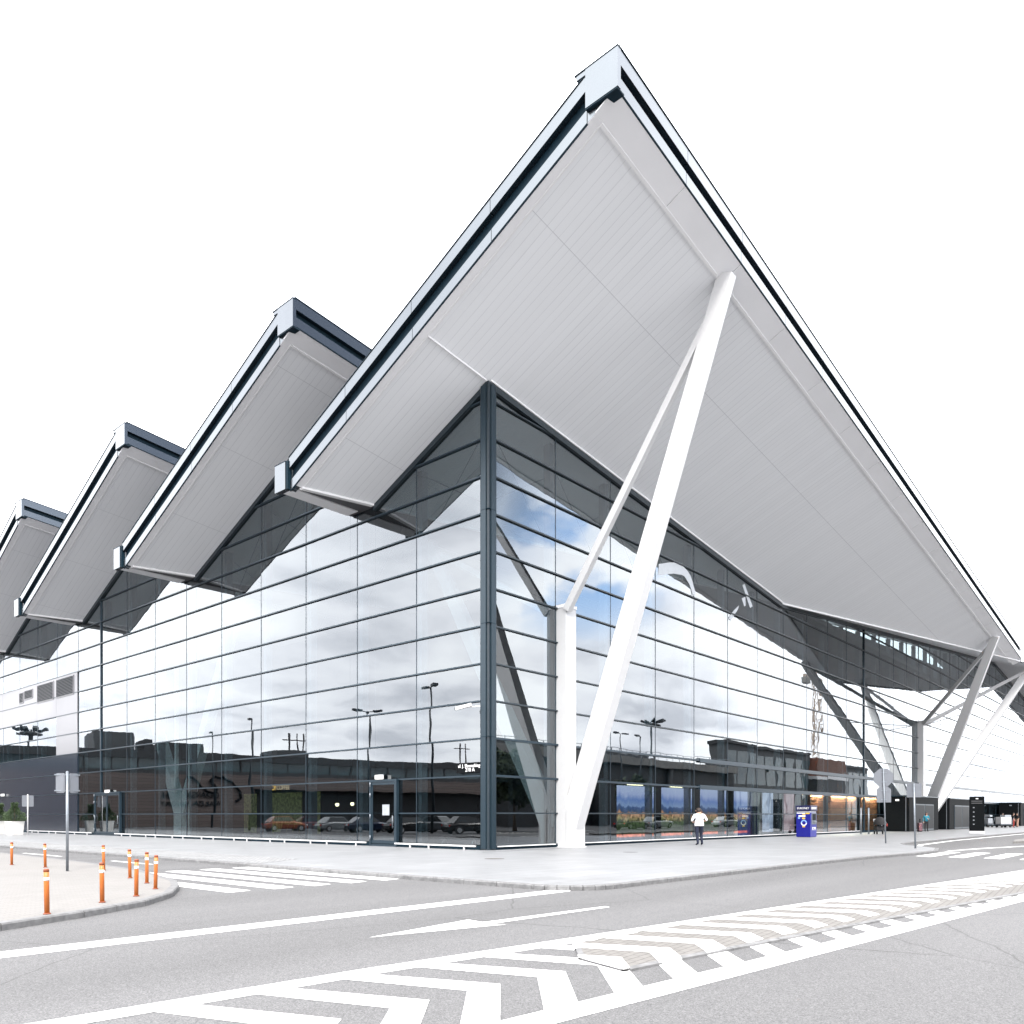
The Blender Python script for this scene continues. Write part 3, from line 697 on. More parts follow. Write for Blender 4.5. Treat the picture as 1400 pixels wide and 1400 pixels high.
def frames(side, lines, seg, end):
    mb = MB()
    for i, t in enumerate(lines):
        if t == 0: continue
        h = ztop(seg, t)-.03; thick = (side == 'L' and i == 9) or (side == 'R' and i == 11)
        w = .05 if thick else .017
        bx(mb, side, t-w, t+w, -.035 if thick else .038, .14, .16, h, 'frame')
        if ztop(seg, t) > 3: bx(mb, side, t+.05, t+.34 if side == 'L' else t+.30, .42, .78, 0.02, h-.25, 'steel')
    for k in range(1, NR):
        z = k*ROW-.02
        for a, b in spans(seg, z+.1):
            if b-a < .2: continue
            a = max(a, .36); b = min(b, end)
            fat = side == 'R' and k in (2, 3)
            if fat:
                bx(mb, side, a, 18.0, -.07, .13, z-.045, z+.045, 'frame')
                bx(mb, side, 18.0, b, -.09, .13, z-.12, z+.12, 'frame'); continue
            bx(mb, side, a, b, -.045, .13, z-.03, z+.03, 'frame' if side == 'L' else 'frame_dark')
    for a, b, z0, z1 in seg:                              # head member under the soffit
        a2, b2 = max(a, .3), min(b, end)
        if b2 <= a2 or abs(z0-z1) < .001: continue
        f = lambda t: z0+(z1-z0)*(t-a)/(b-a)
        q = []
        for dz in (-.26, -.005):
            q.append([wallpt(side, t, d, f(t)+dz) for t, d in ((a2, -.09), (b2, -.09), (b2, .16), (a2, .16))])
        if side == 'L': q = [x[::-1] for x in q]
        mb.hexa(q[0], q[1], 'frame_dark')
    bx(mb, side, .4, end, -.03, .13, .0, .16, 'recess')
    # slender bracing rods behind the upper panes near the corner
    for i in range(0, 5):
        t0, t1 = lines[i]+.4, lines[i+1]
        z0 = ztop(seg, t0)-1.0; z1 = z0-2*ROW-1.2
        if z1 < 3: continue
        mb.tube(wallpt(side, t0, .6, min(z0, ztop(seg, t1)+3.2)), wallpt(side, t1, .6, z1), .018, 'frame_dark', n=6)
        mb.tube(wallpt(side, t0, .6, z1+.6), wallpt(side, t1, .6, min(ztop(seg, t1)-.4, z1+3)), .018, 'frame_dark', n=6)
    return mb.build('curtain_wall', TB)
CL = frames('L', linesL, segL, LEND); CR = frames('R', linesR, segR, REND)
def kindL(i, k):
    # bay i (0 = corner), row k -> glass / dark / silver cladding
    if i < 10: return 'glass'
    if i == 10: return 'cladd' if k < 4 else 'clads' if k < 8 else 'glass'
    return 'cladd' if k < 4 else 'glass' if k < 6 else 'clads' if k < 8 else 'glass'
panes = []
panels = MB()
for side, lines, seg, parent in (('L', linesL, segL, CL), ('R', linesR, segR, CR)):
    for i in range(len(lines)-1):
        t0, t1 = lines[i]+(.36 if i == 0 else .0), lines[i+1]
        if side == 'R' and lines[i] < 5.0 < lines[i+1]+.6: pass
        for k in range(NR):
            z0, z1 = max(k*ROW-.02, .16), (k+1)*ROW-.02
            polys = []
            for a, b, za, zb in seg:
                s, e = max(a, t0), min(b, t1)
                if e-s < .02: continue
                p = [(s, z0), (e, z0), (e, z1), (s, z1)]
                sl = (zb-za)/(b-a)
                p = clip(p, -sl, 1, za-sl*a-.02)
                if len(p) > 2: polys.append(p)
            if not polys: continue
            kd = kindL(i, k) if side == 'L' else 'glass'
            if kd != 'glass':
                bx(panels, 'L', t0+.012, t1-.012, -.02, .05, z0+.012, z1-.012, kd); continue
            px = []
            ok = True
            for t, z in ((t0, z0), (t1, z0), (t1, z1), (t0, z1)):
                d = Vector(wallpt(side, t, 0, z))-CAM; y = d.dot(FWD)
                px.append((CX+F*d.dot(RIGHT)/y, HOR-F*d.z/y))
            ar = abs(sum(px[j][0]*px[(j+1) % 4][1]-px[(j+1) % 4][0]*px[j][1] for j in range(4)))/2
            if max(p[0] for p in px) < 0 or min(p[0] for p in px) > 1400: ar = 0
            frac = sum(abs(sum(p[j][0]*p[(j+1) % len(p)][1]-p[(j+1) % len(p)][0]*p[j][1] for j in range(len(p))))/2 for p in polys)/((t1-t0)*(z1-z0))
            panes.append((ar*frac, side, parent, polys))
panes.sort(key=lambda x: -x[0])
rest = {}
for n, (ar, side, parent, polys) in enumerate(panes):
    solo = n < 100
    if solo: mb = MB()
    else: mb = rest.setdefault(side, (MB(), parent))[0]
    ta, tb = random.gauss(0, .0010), random.gauss(0, .0010)
    for p in polys:
        tm, zm = sum(q[0] for q in p)/len(p), sum(q[1] for q in p)/len(p)
        pts = [wallpt(side, t, .05+max(-.008, min(.008, ta*(t-tm)+tb*(z-zm))), z) for t, z in p]
        q = pts[::-1] if side == 'L' else pts
        w = [((x+.024, y, z) if side == 'L' else (x, y+.024, z)) for x, y, z in q]
        mb.hexa(w, q, 'glass')
    if solo: mb.build('glass_pane', parent)
for side, (mb, parent) in rest.items():
    o = mb.build('glass_pane', parent); o['kind'] = 'stuff'
panels.build('cladding_panel', TB)
# louvres and small openings in the silver cladding
for (x0, x1, y0, y1) in ((78, 101, 927, 951), (52, 73.5, 935, 958), (34.5, 45, 944, 955), (27.5, 32.5, 948, 961)):
    a = onX(x1, (y0+y1)/2, 0).y; b = onX(x0, (y0+y1)/2, 0).y
    zc = [onX((x0+x1)/2, y, 0).z for y in (y0, y1)]
    mb = MB(); mb.box(-.05, -.022, a, b, zc[1], zc[0], 'recess')
    n = max(3, int((zc[0]-zc[1])/.11))
    for j in range(n):
        z = zc[1]+(zc[0]-zc[1])*(j+.5)/n
        mb.hexa([(-.09, a+.04, z-.05), (-.05, a+.04, z-.02), (-.05, b-.04, z-.02), (-.09, b-.04, z-.05)], [(-.09, a+.04, z-.035), (-.05, a+.04, z+.02), (-.05, b-.04, z+.02), (-.09, b-.04, z-.035)], 'louvre')
    for s in ((a-.05, a), (b, b+.05)): mb.box(-.075, -.02, s[0], s[1], zc[1]-.05, zc[0]+.05, 'clads')
    mb.box(-.075, -.02, a, b, zc[0], zc[0]+.05, 'clads'); mb.box(-.075, -.02, a, b, zc[1]-.05, zc[1], 'clads')
    mb.build('louvre_vent', TB)
# corner post
mb = MB(); zt = S(0, 0)-.02
mb.box(-.10, .34, -.10, .34, 0, zt, 'frame_dark')
mb.box(-.15, -.102, .02, .30, .06, zt-.12, 'bluegrey'); mb.box(.02, .30, -.15, -.102, .06, zt-.12, 'bluegrey')
mb.tube((-.085, .32, .06), (-.085, .32, zt-.15), .05, 'bluegrey', n=10); mb.tube((.32, -.085, .06), (.32, -.085, zt-.15), .05, 'bluegrey', n=10)
for z in (4.7, 9.4, 14.1): mb.box(-.156, .31, -.156, .31, z-.01, z+.01, 'recess')
mb.build('corner_post', TB)
# low bumper rail along the foot of the glass
def rail(side, t0, t1, name='base_rail'):
    mb = MB(); bx(mb, side, t0, t1, -.30, -.22, .13, .20, 'white')
    n = max(1, round((t1-t0)/1.9))
    for j in range(n):
        t = t0+(t1-t0)*(j+.5)/n+(.35 if j % 2 else -.25)*.8
        bx(mb, side, t-.03, t+.03, -.30, -.24, 0.0, .13, 'white'); bx(mb, side, t-.03, t+.03, -.24, -.02, .135, .19, 'white')
    mb.build(name, TB)
dR = (onX(545, 1110, 0).y, onX(508, 1110, 0).y)
rail('L', .5, dR[0]-.05); rail('L', dR[1]+.1, onX(162, 1140, 0).y); rail('L', onX(130, 1140, 0).y, onX(42, 1140, 0).y)
mb = MB(); mb.box(.5, 4.4, -.1, -.02, .12, .16, 'trim'); mb.box(6.6, 46, -.1, -.02, .12, .16, 'trim'); mb.build('base_rail', TB)

# pale arc and strokes on the upper right-hand glass
def flat_mark(pts, mb):
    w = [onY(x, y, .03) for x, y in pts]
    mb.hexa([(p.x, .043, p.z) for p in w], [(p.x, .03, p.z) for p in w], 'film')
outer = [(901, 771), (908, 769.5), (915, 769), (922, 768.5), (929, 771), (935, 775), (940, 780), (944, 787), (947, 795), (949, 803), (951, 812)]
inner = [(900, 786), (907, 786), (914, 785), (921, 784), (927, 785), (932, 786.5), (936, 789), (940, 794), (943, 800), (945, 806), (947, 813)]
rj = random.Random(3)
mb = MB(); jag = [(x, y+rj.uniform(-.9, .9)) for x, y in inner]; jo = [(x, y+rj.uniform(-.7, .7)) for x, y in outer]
for i in range(len(outer)-1): flat_mark([jo[i], jo[i+1], jag[i+1], jag[i]], mb)
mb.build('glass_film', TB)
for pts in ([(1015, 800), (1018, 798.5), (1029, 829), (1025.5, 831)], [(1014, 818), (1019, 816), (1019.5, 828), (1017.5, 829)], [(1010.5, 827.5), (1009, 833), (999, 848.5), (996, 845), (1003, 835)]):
    mb = MB(); flat_mark(pts, mb); mb.build('glass_film', TB)

# doors
def door(v0, v1, leaves, top=3.12):
    r = MB(); f = .11
    r.box(-.14, .03, v0, v0+f, 0, top, 'frame'); r.box(-.14, .03, v1-f, v1, 0, top, 'frame'); r.box(-.14, .03, v0+f, v1-f, top-f, top, 'frame')
    r.box(-.12, .03, v0+f, v1-f, .0, .1, 'frame')
    d = r.build('entrance_door', TB)
    w = (v1-v0-2*f)/leaves
    for j in range(leaves):
        a = v0+f+w*j+.01; b = a+w-.02; q = MB(); s = .08
        q.box(-.11, -.05, a, a+s, .13, top-f-.01, 'frame'); q.box(-.11, -.05, b-s, b, .13, top-f-.01, 'frame')
        q.box(-.11, -.05, a+s, b-s, .13, .28, 'frame'); q.box(-.11, -.05, a+s, b-s, top-f-.13, top-f-.01, 'frame')
        q.box(-.085, -.075, a+s, b-s, .28, top-f-.13, 'glass')
        lf = q.build('door_leaf', d)
        h = MB(); y = a+.12 if j == 0 else b-.12
        h.tube((-.17, y, .85), (-.17, y, 1.45), .016, 'steel'); h.tube((-.17, y, .92), (-.1, y, .92), .012, 'steel', n=6); h.tube((-.17, y, 1.38), (-.1, y, 1.38), .012, 'steel', n=6)
        h.build('door_handle', lf)
    for z in (.3, 1.3, 2.3, 2.8):
        hg = MB(); hg.tube((-.155, v1-.08, z), (-.155, v1-.08, z+.2), .03, 'steel', n=8); hg.build('hinge', d)
    return d
d1 = door(dR[0], dR[1], 1)
sh = MB(); a = dR[0]+.55; sh.box(-.092, -.086, a, a+.5, 1.45, 1.95, 'greycloth'); sh.build('paper_notice', d1)
door(onX(166, 1115, 0).y, onX(131, 1115, 0).y, 2)

# slanted white columns
def vcolumn(c, tops, itops):
    mb = MB()
    mb.box(c-.38, c+.38, -.5, .2, .0, 11.0, 'white')
    mb.hexa([(c-.40, -.98, .03), (c+.42, -.98, .03), (c+.42, -.52, .03), (c-.40, -.52, .03)], [(c-.40, -.98, 1.35), (c+.42, -.98, 1.35), (c+.42, -.52, 1.75), (c-.40, -.52, 1.75)], 'white')
    mb.hexa([(c-.40, .52, .03), (c+.42, .52, .03), (c+.42, .98, .03), (c-.40, .98, .03)], [(c-.40, .52, 1.75), (c+.42, .52, 1.75), (c+.42, .98, 1.35), (c-.40, .98, 1.35)], 'white')
    mb.box(c-.45, c+.47, -1.04, .52, .0, .03, 'trim')
    mb.box(c-.41, c+.41, -.53, .23, 10.9, 11.05, 'trim')
    col = mb.build('support_column', TB)
    for (tx, ty, tz) in tops+itops:
        s = -1 if ty < 0 else 1
        dx = (tx-c)
        p0 = Vector((c+.02+dx*.03, s*.50, .85)); p1 = Vector((tx, ty, tz))
        a = MB(); a.bar(p0, p1, .95, .62, 'white', up=(1, 0, 0), w1=.62, h1=.40)
        d = (p1-p0).normalized()
        a.build('column_arm', col)
        q = MB(); e = p0.lerp(p1, .975)
        q.bar((c+.1 if dx == 0 else c+math.copysign(.3, dx)*1, s*.5, 10.75), e, .34, .28, 'white', up=(1, 0, 0), w1=.26, h1=.22)
        q.build('column_strut', col)
        if abs(dx) > 2:
            w = MB(); w.tube((c, s*.5, 10.6), p0.lerp(p1, .62), .035, 'white', n=6); w.build('tie_rod', col)
vcolumn(5.0, [(4.66, -8.33, S(4.66, -8.33)-.05)], [(5.0, 8.9, ZV-.2)])
vcolumn(64.4, [(55.5, -8.36, S(55.5, -8.36)-.05), (73.6, -8.36, S2(73.6, -8.36)-.05)], [(56.0, 8.3, ZV-.2), (72.6, 8.3, ZV-.2)])
# inner V column seen through the left-hand facade
mb = MB(); f0 = onX(250, 1106, 2.0)
mb.box(1.6, 2.4, f0.y-.5, f0.y+.5, 0, 1.6, 'white_in')
ic = mb.build('support_column', TB)
for px in (219, 279):
    t = onX(px, 1000, 2.0); d = (t-f0); p1 = f0+d*((ZV-1.0-f0.z)/d.z)
    a = MB(); a.bar((2.0, f0.y, 1.2), p1, .8, .62, 'white_in', up=(1, 0, 0), w1=.6, h1=.5); a.build('column_arm', ic)
for y in (f0.y-.9, f0.y+.9):
    a = MB(); a.box(1.9, 2.1, y-.1, y+.1, 0.02, 12, 'white_in'); a.build('column_strut', ic)

# interior shell
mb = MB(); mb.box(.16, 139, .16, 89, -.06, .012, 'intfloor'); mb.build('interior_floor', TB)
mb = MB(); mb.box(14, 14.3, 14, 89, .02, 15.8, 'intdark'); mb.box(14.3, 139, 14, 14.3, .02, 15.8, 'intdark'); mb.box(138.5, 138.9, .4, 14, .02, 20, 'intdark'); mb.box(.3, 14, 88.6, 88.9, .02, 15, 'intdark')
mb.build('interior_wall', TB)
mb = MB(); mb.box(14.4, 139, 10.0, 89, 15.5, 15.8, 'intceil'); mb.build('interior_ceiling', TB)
# mezzanine with its dark-blue front over the cafe
cb = [onX(366, 1075, 5.0).y, onX(520, 1075, 5.0).y]
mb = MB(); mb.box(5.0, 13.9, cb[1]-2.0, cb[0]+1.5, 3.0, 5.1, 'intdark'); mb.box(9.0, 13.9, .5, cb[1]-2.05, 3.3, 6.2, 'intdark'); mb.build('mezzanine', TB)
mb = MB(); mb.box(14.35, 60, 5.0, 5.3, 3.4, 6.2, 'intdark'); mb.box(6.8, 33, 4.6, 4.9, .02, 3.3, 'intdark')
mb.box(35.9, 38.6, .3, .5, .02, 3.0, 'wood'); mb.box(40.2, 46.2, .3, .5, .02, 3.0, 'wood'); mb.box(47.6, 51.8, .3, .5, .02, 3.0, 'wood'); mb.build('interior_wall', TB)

# ------------------------------------------------------------------ street furniture
bol_px = [(64.3, 1250), (139.8, 1234), (186.3, 1225.5), (212.5, 1215.5), (200.8, 1207.7), (177.8, 1200.7), (142, 1190), (62, 1186), (16, 1182.5)]
bol_labels = ['orange bollard nearest the camera, standing alone at the front left of the island kerb',
 'orange bollard in front of another, its top hiding the foot of the one behind',
 'orange bollard in the right-hand cluster standing closest to the road kerb edge line',
 'rightmost orange bollard, at the rounded tip of the island beside the zebra crossing',
 'orange bollard with a worn pale patch near its foot, second from the island tip',
 'small orange bollard at the back left of the cluster by the island tip',
 'orange bollard mostly hidden behind a nearer bollard in the middle of the island',
 'orange bollard just left of the grey pole with two sign backs',
 'leftmost and farthest orange bollard on the back edge of the island']
def make_bollard():
    t = thing('bollard', '', 'bollard', group='orange bollards on the traffic island')
    b = MB(); b.lathe([(.036, .012), (.036, .5), (.036, .62)], 'orange', n=14); b.build('post', t)
    b = MB(); b.lathe([(.0372, .0), (.0372, .05)], 'reflect', (0, 0, .49), n=14); b.build('reflective_band', t)
    b = MB(); b.lathe([(.038, .0), (.038, .03), (.028, .042)], 'orange_dk', (0, 0, .62), n=14); b.build('cap', t)
    b = MB(); b.lathe([(.052, .0), (.052, .012), (.038, .02)], 'orange_dk', n=14); b.build('base', t)
    return t
proto = make_bollard()
for i, (x, y) in enumerate(bol_px):
    o = proto if i == 0 else copy_tree(proto)
    p = onZ(x, y); o.location = (p.x, p.y, .002); o['label'] = bol_labels[i]; o.rotation_euler = (RAD(random.uniform(-1, 1)), RAD(-1.2), i)

def rounded(w, h, r, n=4):
    pts = []
    for cx, cz, a in ((w/2-r, h/2-r, 0), (-w/2+r, h/2-r, 90), (-w/2+r, -h/2+r, 180), (w/2-r, -h/2+r, 270)):
        for j in range(n+1): t = RAD(a+90*j/n); pts.append((cx+r*cos(t), cz+r*sin(t)))
    return pts
def plate(mb, pts, y0, y1, mat, c=(0, 0), rot=0.0):
    q = []
    for y in (y0, y1):
        q.append([(c[0]+x*cos(rot)-y*sin(rot), c[1]+x*sin(rot)+y*cos(rot), z) for x, z in pts])
    mb.hexa(q[0], q[1], mat)
def yaw_to_cam(p): d = CAM-p; return math.atan2(d.y, d.x)+pi/2          # local -Y faces the camera
# pole with two sign backs on the left island
p = onZ(92, 1191); h = 2.62
k = F/((p-CAM).dot(FWD)); zt = 1.438+(1115-1056)/k
t = thing('road_sign', 'tall grey pole with two rectangular sign backs on the left traffic island', 'road sign', (p.x, p.y, 0), yaw_to_cam(p))
b = MB(); b.tube((0, 0, 0), (0, 0, zt), .035, 'steel', n=12); b.ball((0, 0, zt), .036, 'steel', 10, 6); b.build('pole', t)
for s in (-1, 1):
    w, hh = 10.8/k/cos(RAD(35)), 27/k
    b = MB(); c = (s*(w/2*cos(RAD(35))+.05), w/2*sin(RAD(35))*1.0)
    pts = [(x, z+zt-.02-hh/2) for x, z in rounded(w, hh, .05)]
    plate(b, pts, -.012, .012, 'signback', c, s*RAD(35)); plate(b, [(x, z+zt-.02-hh/2) for x, z in rounded(w-.05, hh-.05, .04)], -.018, -.0125, 'signback', c, s*RAD(35)); b.build('sign_plate', t)
    b = MB(); b.bar((0, .0, zt-.06), (c[0]*1.9, c[1]*1.9-.02, zt-.06), .03, .03, 'steel'); b.bar((0, 0, zt-hh+.04), (c[0]*1.9, c[1]*1.9-.02, zt-hh+.04), .03, .03, 'steel'); b.build('bracket', t)
# small sign on the plaza at the far left
p = onZ(38, 1141); k = F/((p-CAM).dot(FWD))
t = thing('road_sign', 'thin pole with a small blank grey plate beside the planters and dark cladding', 'road sign', (p.x, p.y, 0), yaw_to_cam(p))
zt = 1.438+(1115-1086)/k
b = MB(); b.tube((0, 0, 0), (0, 0, zt), .045, 'white', n=10); b.build('pole', t)
b = MB(); plate(b, [(x, z+zt-.5) for x, z in rounded(.76, .85, .05)], .05, .075, 'signback'); b.build('sign_plate', t)
# octagon and arrow-ended plate seen from behind
p = onZ(1211, 1153); k = F/((p-CAM).dot(FWD)); zt = 1.438+(1115-1050)/k
t = thing('road_sign', 'pole with an octagonal sign back above a house-shaped plate back at the plaza edge', 'road sign', (p.x, p.y, 0), yaw_to_cam(p))
b = MB(); b.tube((0, 0, 0), (-.12, 0, zt), .035, 'steel', n=10); b.build('pole', t)
b = MB(); r = 12.3/k; plate(b, [(r*cos(RAD(22.5+45*j))/cos(RAD(22.5))-.11, 1.438+52/k+r*sin(RAD(22.5+45*j))/cos(RAD(22.5))) for j in range(8)], .05, .075, 'signback'); b.build('octagon_plate', t)
b = MB(); z0 = 1.438+18/k; z1 = 1.438+36/k; z2 = 1.438+43/k; w = 9/k
plate(b, [(-w-.09, z0), (w-.09, z0), (w-.09, z1), (-.09, z2), (-w-.09, z1)], .05, .075, 'signback'); b.build('sign_plate', t)
b = MB()
for z in (1.438+46/k, 1.438+59/k, 1.438+22/k, 1.438+34/k): b.box(-.22, .04, .02, .05, z-.02, z+.02, 'steel')
b.build('bracket', t)
p = onZ(1251.5, 1160); k = F/((p-CAM).dot(FWD)); zt = 1.438+(1115-1071)/k
t = thing('road_sign', 'pole with two narrow sign backs side by side at the right tip of the plaza', 'road sign', (p.x, p.y, 0), yaw_to_cam(p))
b = MB(); b.tube((0, 0, 0), (-.06, 0, zt), .038, 'steel', n=10); b.build('pole', t)
for s in (-1, 1):
    b = MB(); w, hh = 8.2/k/cos(RAD(25)), 19/k; c = (s*w*.56-.05, .1)
    plate(b, [(x, z+zt-hh/2) for x, z in rounded(w, hh, .03)], -.012, .012, 'signback', c, s*RAD(25)); b.build('sign_plate', t)

# planters with conifers
for i, (x, y, lab) in enumerate(((20, 1141, 'white square planter holding a bushy dark conifer, beside the small sign pole'), (-1, 1140, 'white square planter holding a conifer, cut off by the left picture edge'))):
    p = onZ(x, y); t = thing('planter', lab, 'planter', (p.x, p.y, 0), RAD(12), group='planters along the terminal wall')
    b = MB(); b.hexa([(-.4, -.4, 0), (.4, -.4, 0), (.4, .4, 0), (-.4, .4, 0)], [(-.47, -.47, .95), (.47, -.47, .95), (.47, .47, .95), (-.47, .47, .95)], 'tower_white'); b.box(-.49, .49, -.49, .49, .952, 1.0, 'tower_white'); b.build('pot', t)
    b = MB(); b.box(-.42, .42, -.42, .42, 1.001, 1.01, 'bark'); b.tube((0, 0, 1.0), (0, 0, 2.1), .04, 'bark', r1=.015); b.build('stem', t)
    b = MB(); rr = random.Random(5+i)
    for j in range(1500):
        z = rr.random()**1.2; R = (.78-.55*z)*sqrt(rr.random())*(.8+.35*sin(6*z+i)); a = rr.random()*2*pi
        c = Vector((R*cos(a), R*sin(a), 1.0+z*1.35)); d = Vector((cos(a)*.8, sin(a)*.8, rr.uniform(.2, 1.1))).normalized(); s_ = d.orthogonal().normalized(); s_.rotate(Matrix.Rotation(rr.random()*6.3, 3, d)); l = rr.uniform(.10, .2)
        b.poly([c, c+d*l*.6+s_*.03, c+d*l, c+d*l*.6-s_*.03], 'leaf')
    b.build('foliage', t)

# fittings on the left-hand facade
p = onX(650, 965, -.3)
t = thing('security_camera', 'small white security camera on an arm beside the corner post', 'camera', (-.1, .35, p.z))
b = MB(); b.bar((-.02, 0, 0), (-.42, .55, -.05), .045, .045, 'white'); b.build('arm', t)
b = MB(); b.bar((-.28, .25, .06), (-.62, .85, -.10), .13, .13, 'white'); b.bar((-.62, .85, -.10), (-.635, .876, -.107), .10, .10, 'black'); b.build('housing', t)
for x, y, lab in ((519, 1062.5, 'white box emergency lamp above the single glass door'), (147, 1082, 'white box emergency lamp above the double glass door'), (4, 1087, 'white box emergency lamp above the planters at the left edge')):
    p = onX(x, y, -.15)
    t = thing('wall_lamp', lab, 'wall lamp', (-.075, p.y, p.z), group='emergency lamps on the facade')
    b = MB(); b.box(-.02, .02, -.2, .2, -.09, .13, 'steel'); b.build('bracket', t)
    b = MB(); b.box(-.2, -.021, -.22, .22, -.1, .1, 'lamp'); b.build('diffuser', t, bevel=.02)
a, c = onX(662, 1050, -.08), onX(624.5, 1050, -.08); zt, zb = onX(643, 1042.5, -.08).z, onX(643, 1056.5, -.08).z
t = thing('address_sign', 'black street address sign with white letters on glass beside the corner post', 'sign', (-.08, (a.y+c.y)/2, (zt+zb)/2))
w, hh = c.y-a.y, zt-zb
b = MB(); b.box(-.02, .02, -w/2, w/2, -hh/2, hh/2, 'black'); b.build('panel', t)
text_part('lettering', 'ul. J. Słowackiego', .26, 'letter', t, (-.024, 0, hh*.18), (RAD(90), 0, RAD(-90)), width=w*.86)
text_part('lettering', '210 A', .27, 'letter', t, (-.024, 0, -hh*.22), (RAD(90), 0, RAD(-90)), width=w*.34)

# cash machine in front of the right-hand facade
p = onZ(1093, 1144); q = onZ(1113.5, 1142.5)
D = (p-CAM).dot(FWD); k = F/D; H_ = 42.5/k
t = thing('cash_machine', 'bright blue cash machine kiosk with white and yellow markings by the glass wall', 'cash machine', (29.1, -2.05, 0))
b = MB(); b.box(-.5, .6, -.45, .5, 0.02, H_*.78, 'blue'); b.box(-.46, .56, -.41, .46, 0, .02, 'black'); b.build('body', t, bevel=.02)
b = MB(); b.box(-.54, .64, -.49, .54, H_*.82, H_, 'navy'); b.box(-.48, .58, -.43, .48, H_*.78, H_*.82, 'letter'); b.build('header', t, bevel=.02)
b = MB(); b.box(-.508, -.502, -.40, -.15, H_*.73, H_*.77, 'yellow'); b.box(-.508, -.502, -.1, .46, H_*.745, H_*.77, 'letter'); b.build('stripe', t)
text_part('lettering', 'EURONET', .2, 'letter', t, (-.545, .02, H_*.91), (RAD(90), 0, RAD(-90)), width=.8)
text_part('lettering', 'EURONET', .2, 'letter', t, (.05, -.495, H_*.91), (RAD(90), 0, 0), width=.95)
b = MB()                                                                           # ring emblem with yellow foot and white flag strokes
for j in range(20):
    a0, a1 = 2*pi*j/20, 2*pi*(j+1)/20
    q4 = [(.2*cos(a0), .2*sin(a0)), (.2*cos(a1), .2*sin(a1)), (.13*cos(a1), .13*sin(a1)), (.13*cos(a0), .13*sin(a0))]
    b.hexa([(-.502, -.02+y, .95+z) for y, z in q4], [(-.507, -.02+y, .95+z) for y, z in q4], 'ltblue' if 0 <= j < 10 else 'letter')
b.box(-.507, -.502, -.1, .08, .66, .74, 'yellow'); b.box(-.507, -.502, -.1, .1, 1.2, 1.3, 'yellow'); b.box(-.507, -.502, -.12, .34, 1.36, 1.46, 'letter'); b.box(-.507, -.502, .24, .38, 1.22, 1.34, 'ltblue'); b.box(-.507, -.502, -.12, .08, 1.5, 1.58, 'yellow'); b.build('emblem', t)
b = MB(); b.box(-.32, .5, -.47, -.451, .85, 1.62, 'steel'); b.box(-.2, .42, -.478, -.4705, 1.12, 1.55, 'blackglass'); b.box(-.1, .4, -.56, -.478, .98, 1.06, 'steel'); b.build('front_panel', t)
text_part('lettering', 'ATM', .2, 'letter', t, (.1, -.456, .55), (RAD(90), 0, 0), width=.6)
b = MB(); b.box(.68, .95, -.2, .4, .1, 1.5, 'black'); b.box(.6, .68, .0, .2, .6, .8, 'steel'); b.build('side_cabinet', t)

# entrance vestibules
for (u0, u1, d, lab) in ((52.6, 62.6, 2.1, 'black entrance vestibule box left of the second slanted column'), (66.6, 77, 2.2, 'black entrance vestibule box right of the second slanted column'), (104, 116, 2.6, 'black entrance vestibule at the far right end of the facade')):
    t = thing('entrance_vestibule', lab, 'vestibule', ((u0+u1)/2, -.1, 0), group='black vestibules along the facade'); w = (u1-u0)/2
    b = MB(); b.box(-w, w, -d, -.02, .03, 3.15, 'black'); b.box(-w-.06, w+.06, -d-.06, -.02, 3.15, 3.25, 'bluegrey'); b.build('shell', t)
    for s in (-1, 1):
        b = MB(); x0, x1 = (.04, w*.62) if s > 0 else (-w*.62, -.04)
        b.box(x0, x1, -d-.045, -d-.005, .06, 2.5, 'frame'); b.box(x0+.1, x1-.1, -d-.055, -d-.046, .2, 2.4, 'blackglass'); b.build('sliding_door', t)
    b = MB(); b.box(-w-.014, -w-.002, -d+.25, -d+.3, .05, 3.1, 'steel'); b.box(-w-.05, -w-.006, -d*.6, -d*.6+.3, 2.75, 2.9, 'lamp' if u0 < 60 else 'steel'); b.build('door_trim', t)
# totem
p = (onZ(1326.5, 1139.5)+onZ(1344.5, 1139.5))/2; k = F/((p-CAM).dot(FWD)); hh = 50.5/k; w = 18/k
t = thing('information_totem', 'tall black information totem with white foot on the plaza', 'sign', (p.x, p.y, 0), yaw_to_cam(p))
b = MB(); b.box(-w/2, w/2, -.14, .14, .2, hh, 'black'); b.build('panel', t, bevel=.01)
b = MB(); b.box(-w/2+.01, w/2+.03, -.17, .17, 0, .2, 'white'); b.build('foot', t)
b = MB(); b.box(-.07, .1, -.146, -.141, hh*.93, hh*.955, 'letter')
for j, z in enumerate((.875, .82)): b.box(-w*.36, w*.36, -.146, -.141, hh*z-.03, hh*z+.03, 'louvre')
for j, z in enumerate((.70, .58, .46, .36, .25)): b.box(-w*.25, -w*.25+.10, -.146, -.141, hh*z-.035, hh*z+.035, 'greycloth')
b.build('pictogram', t)
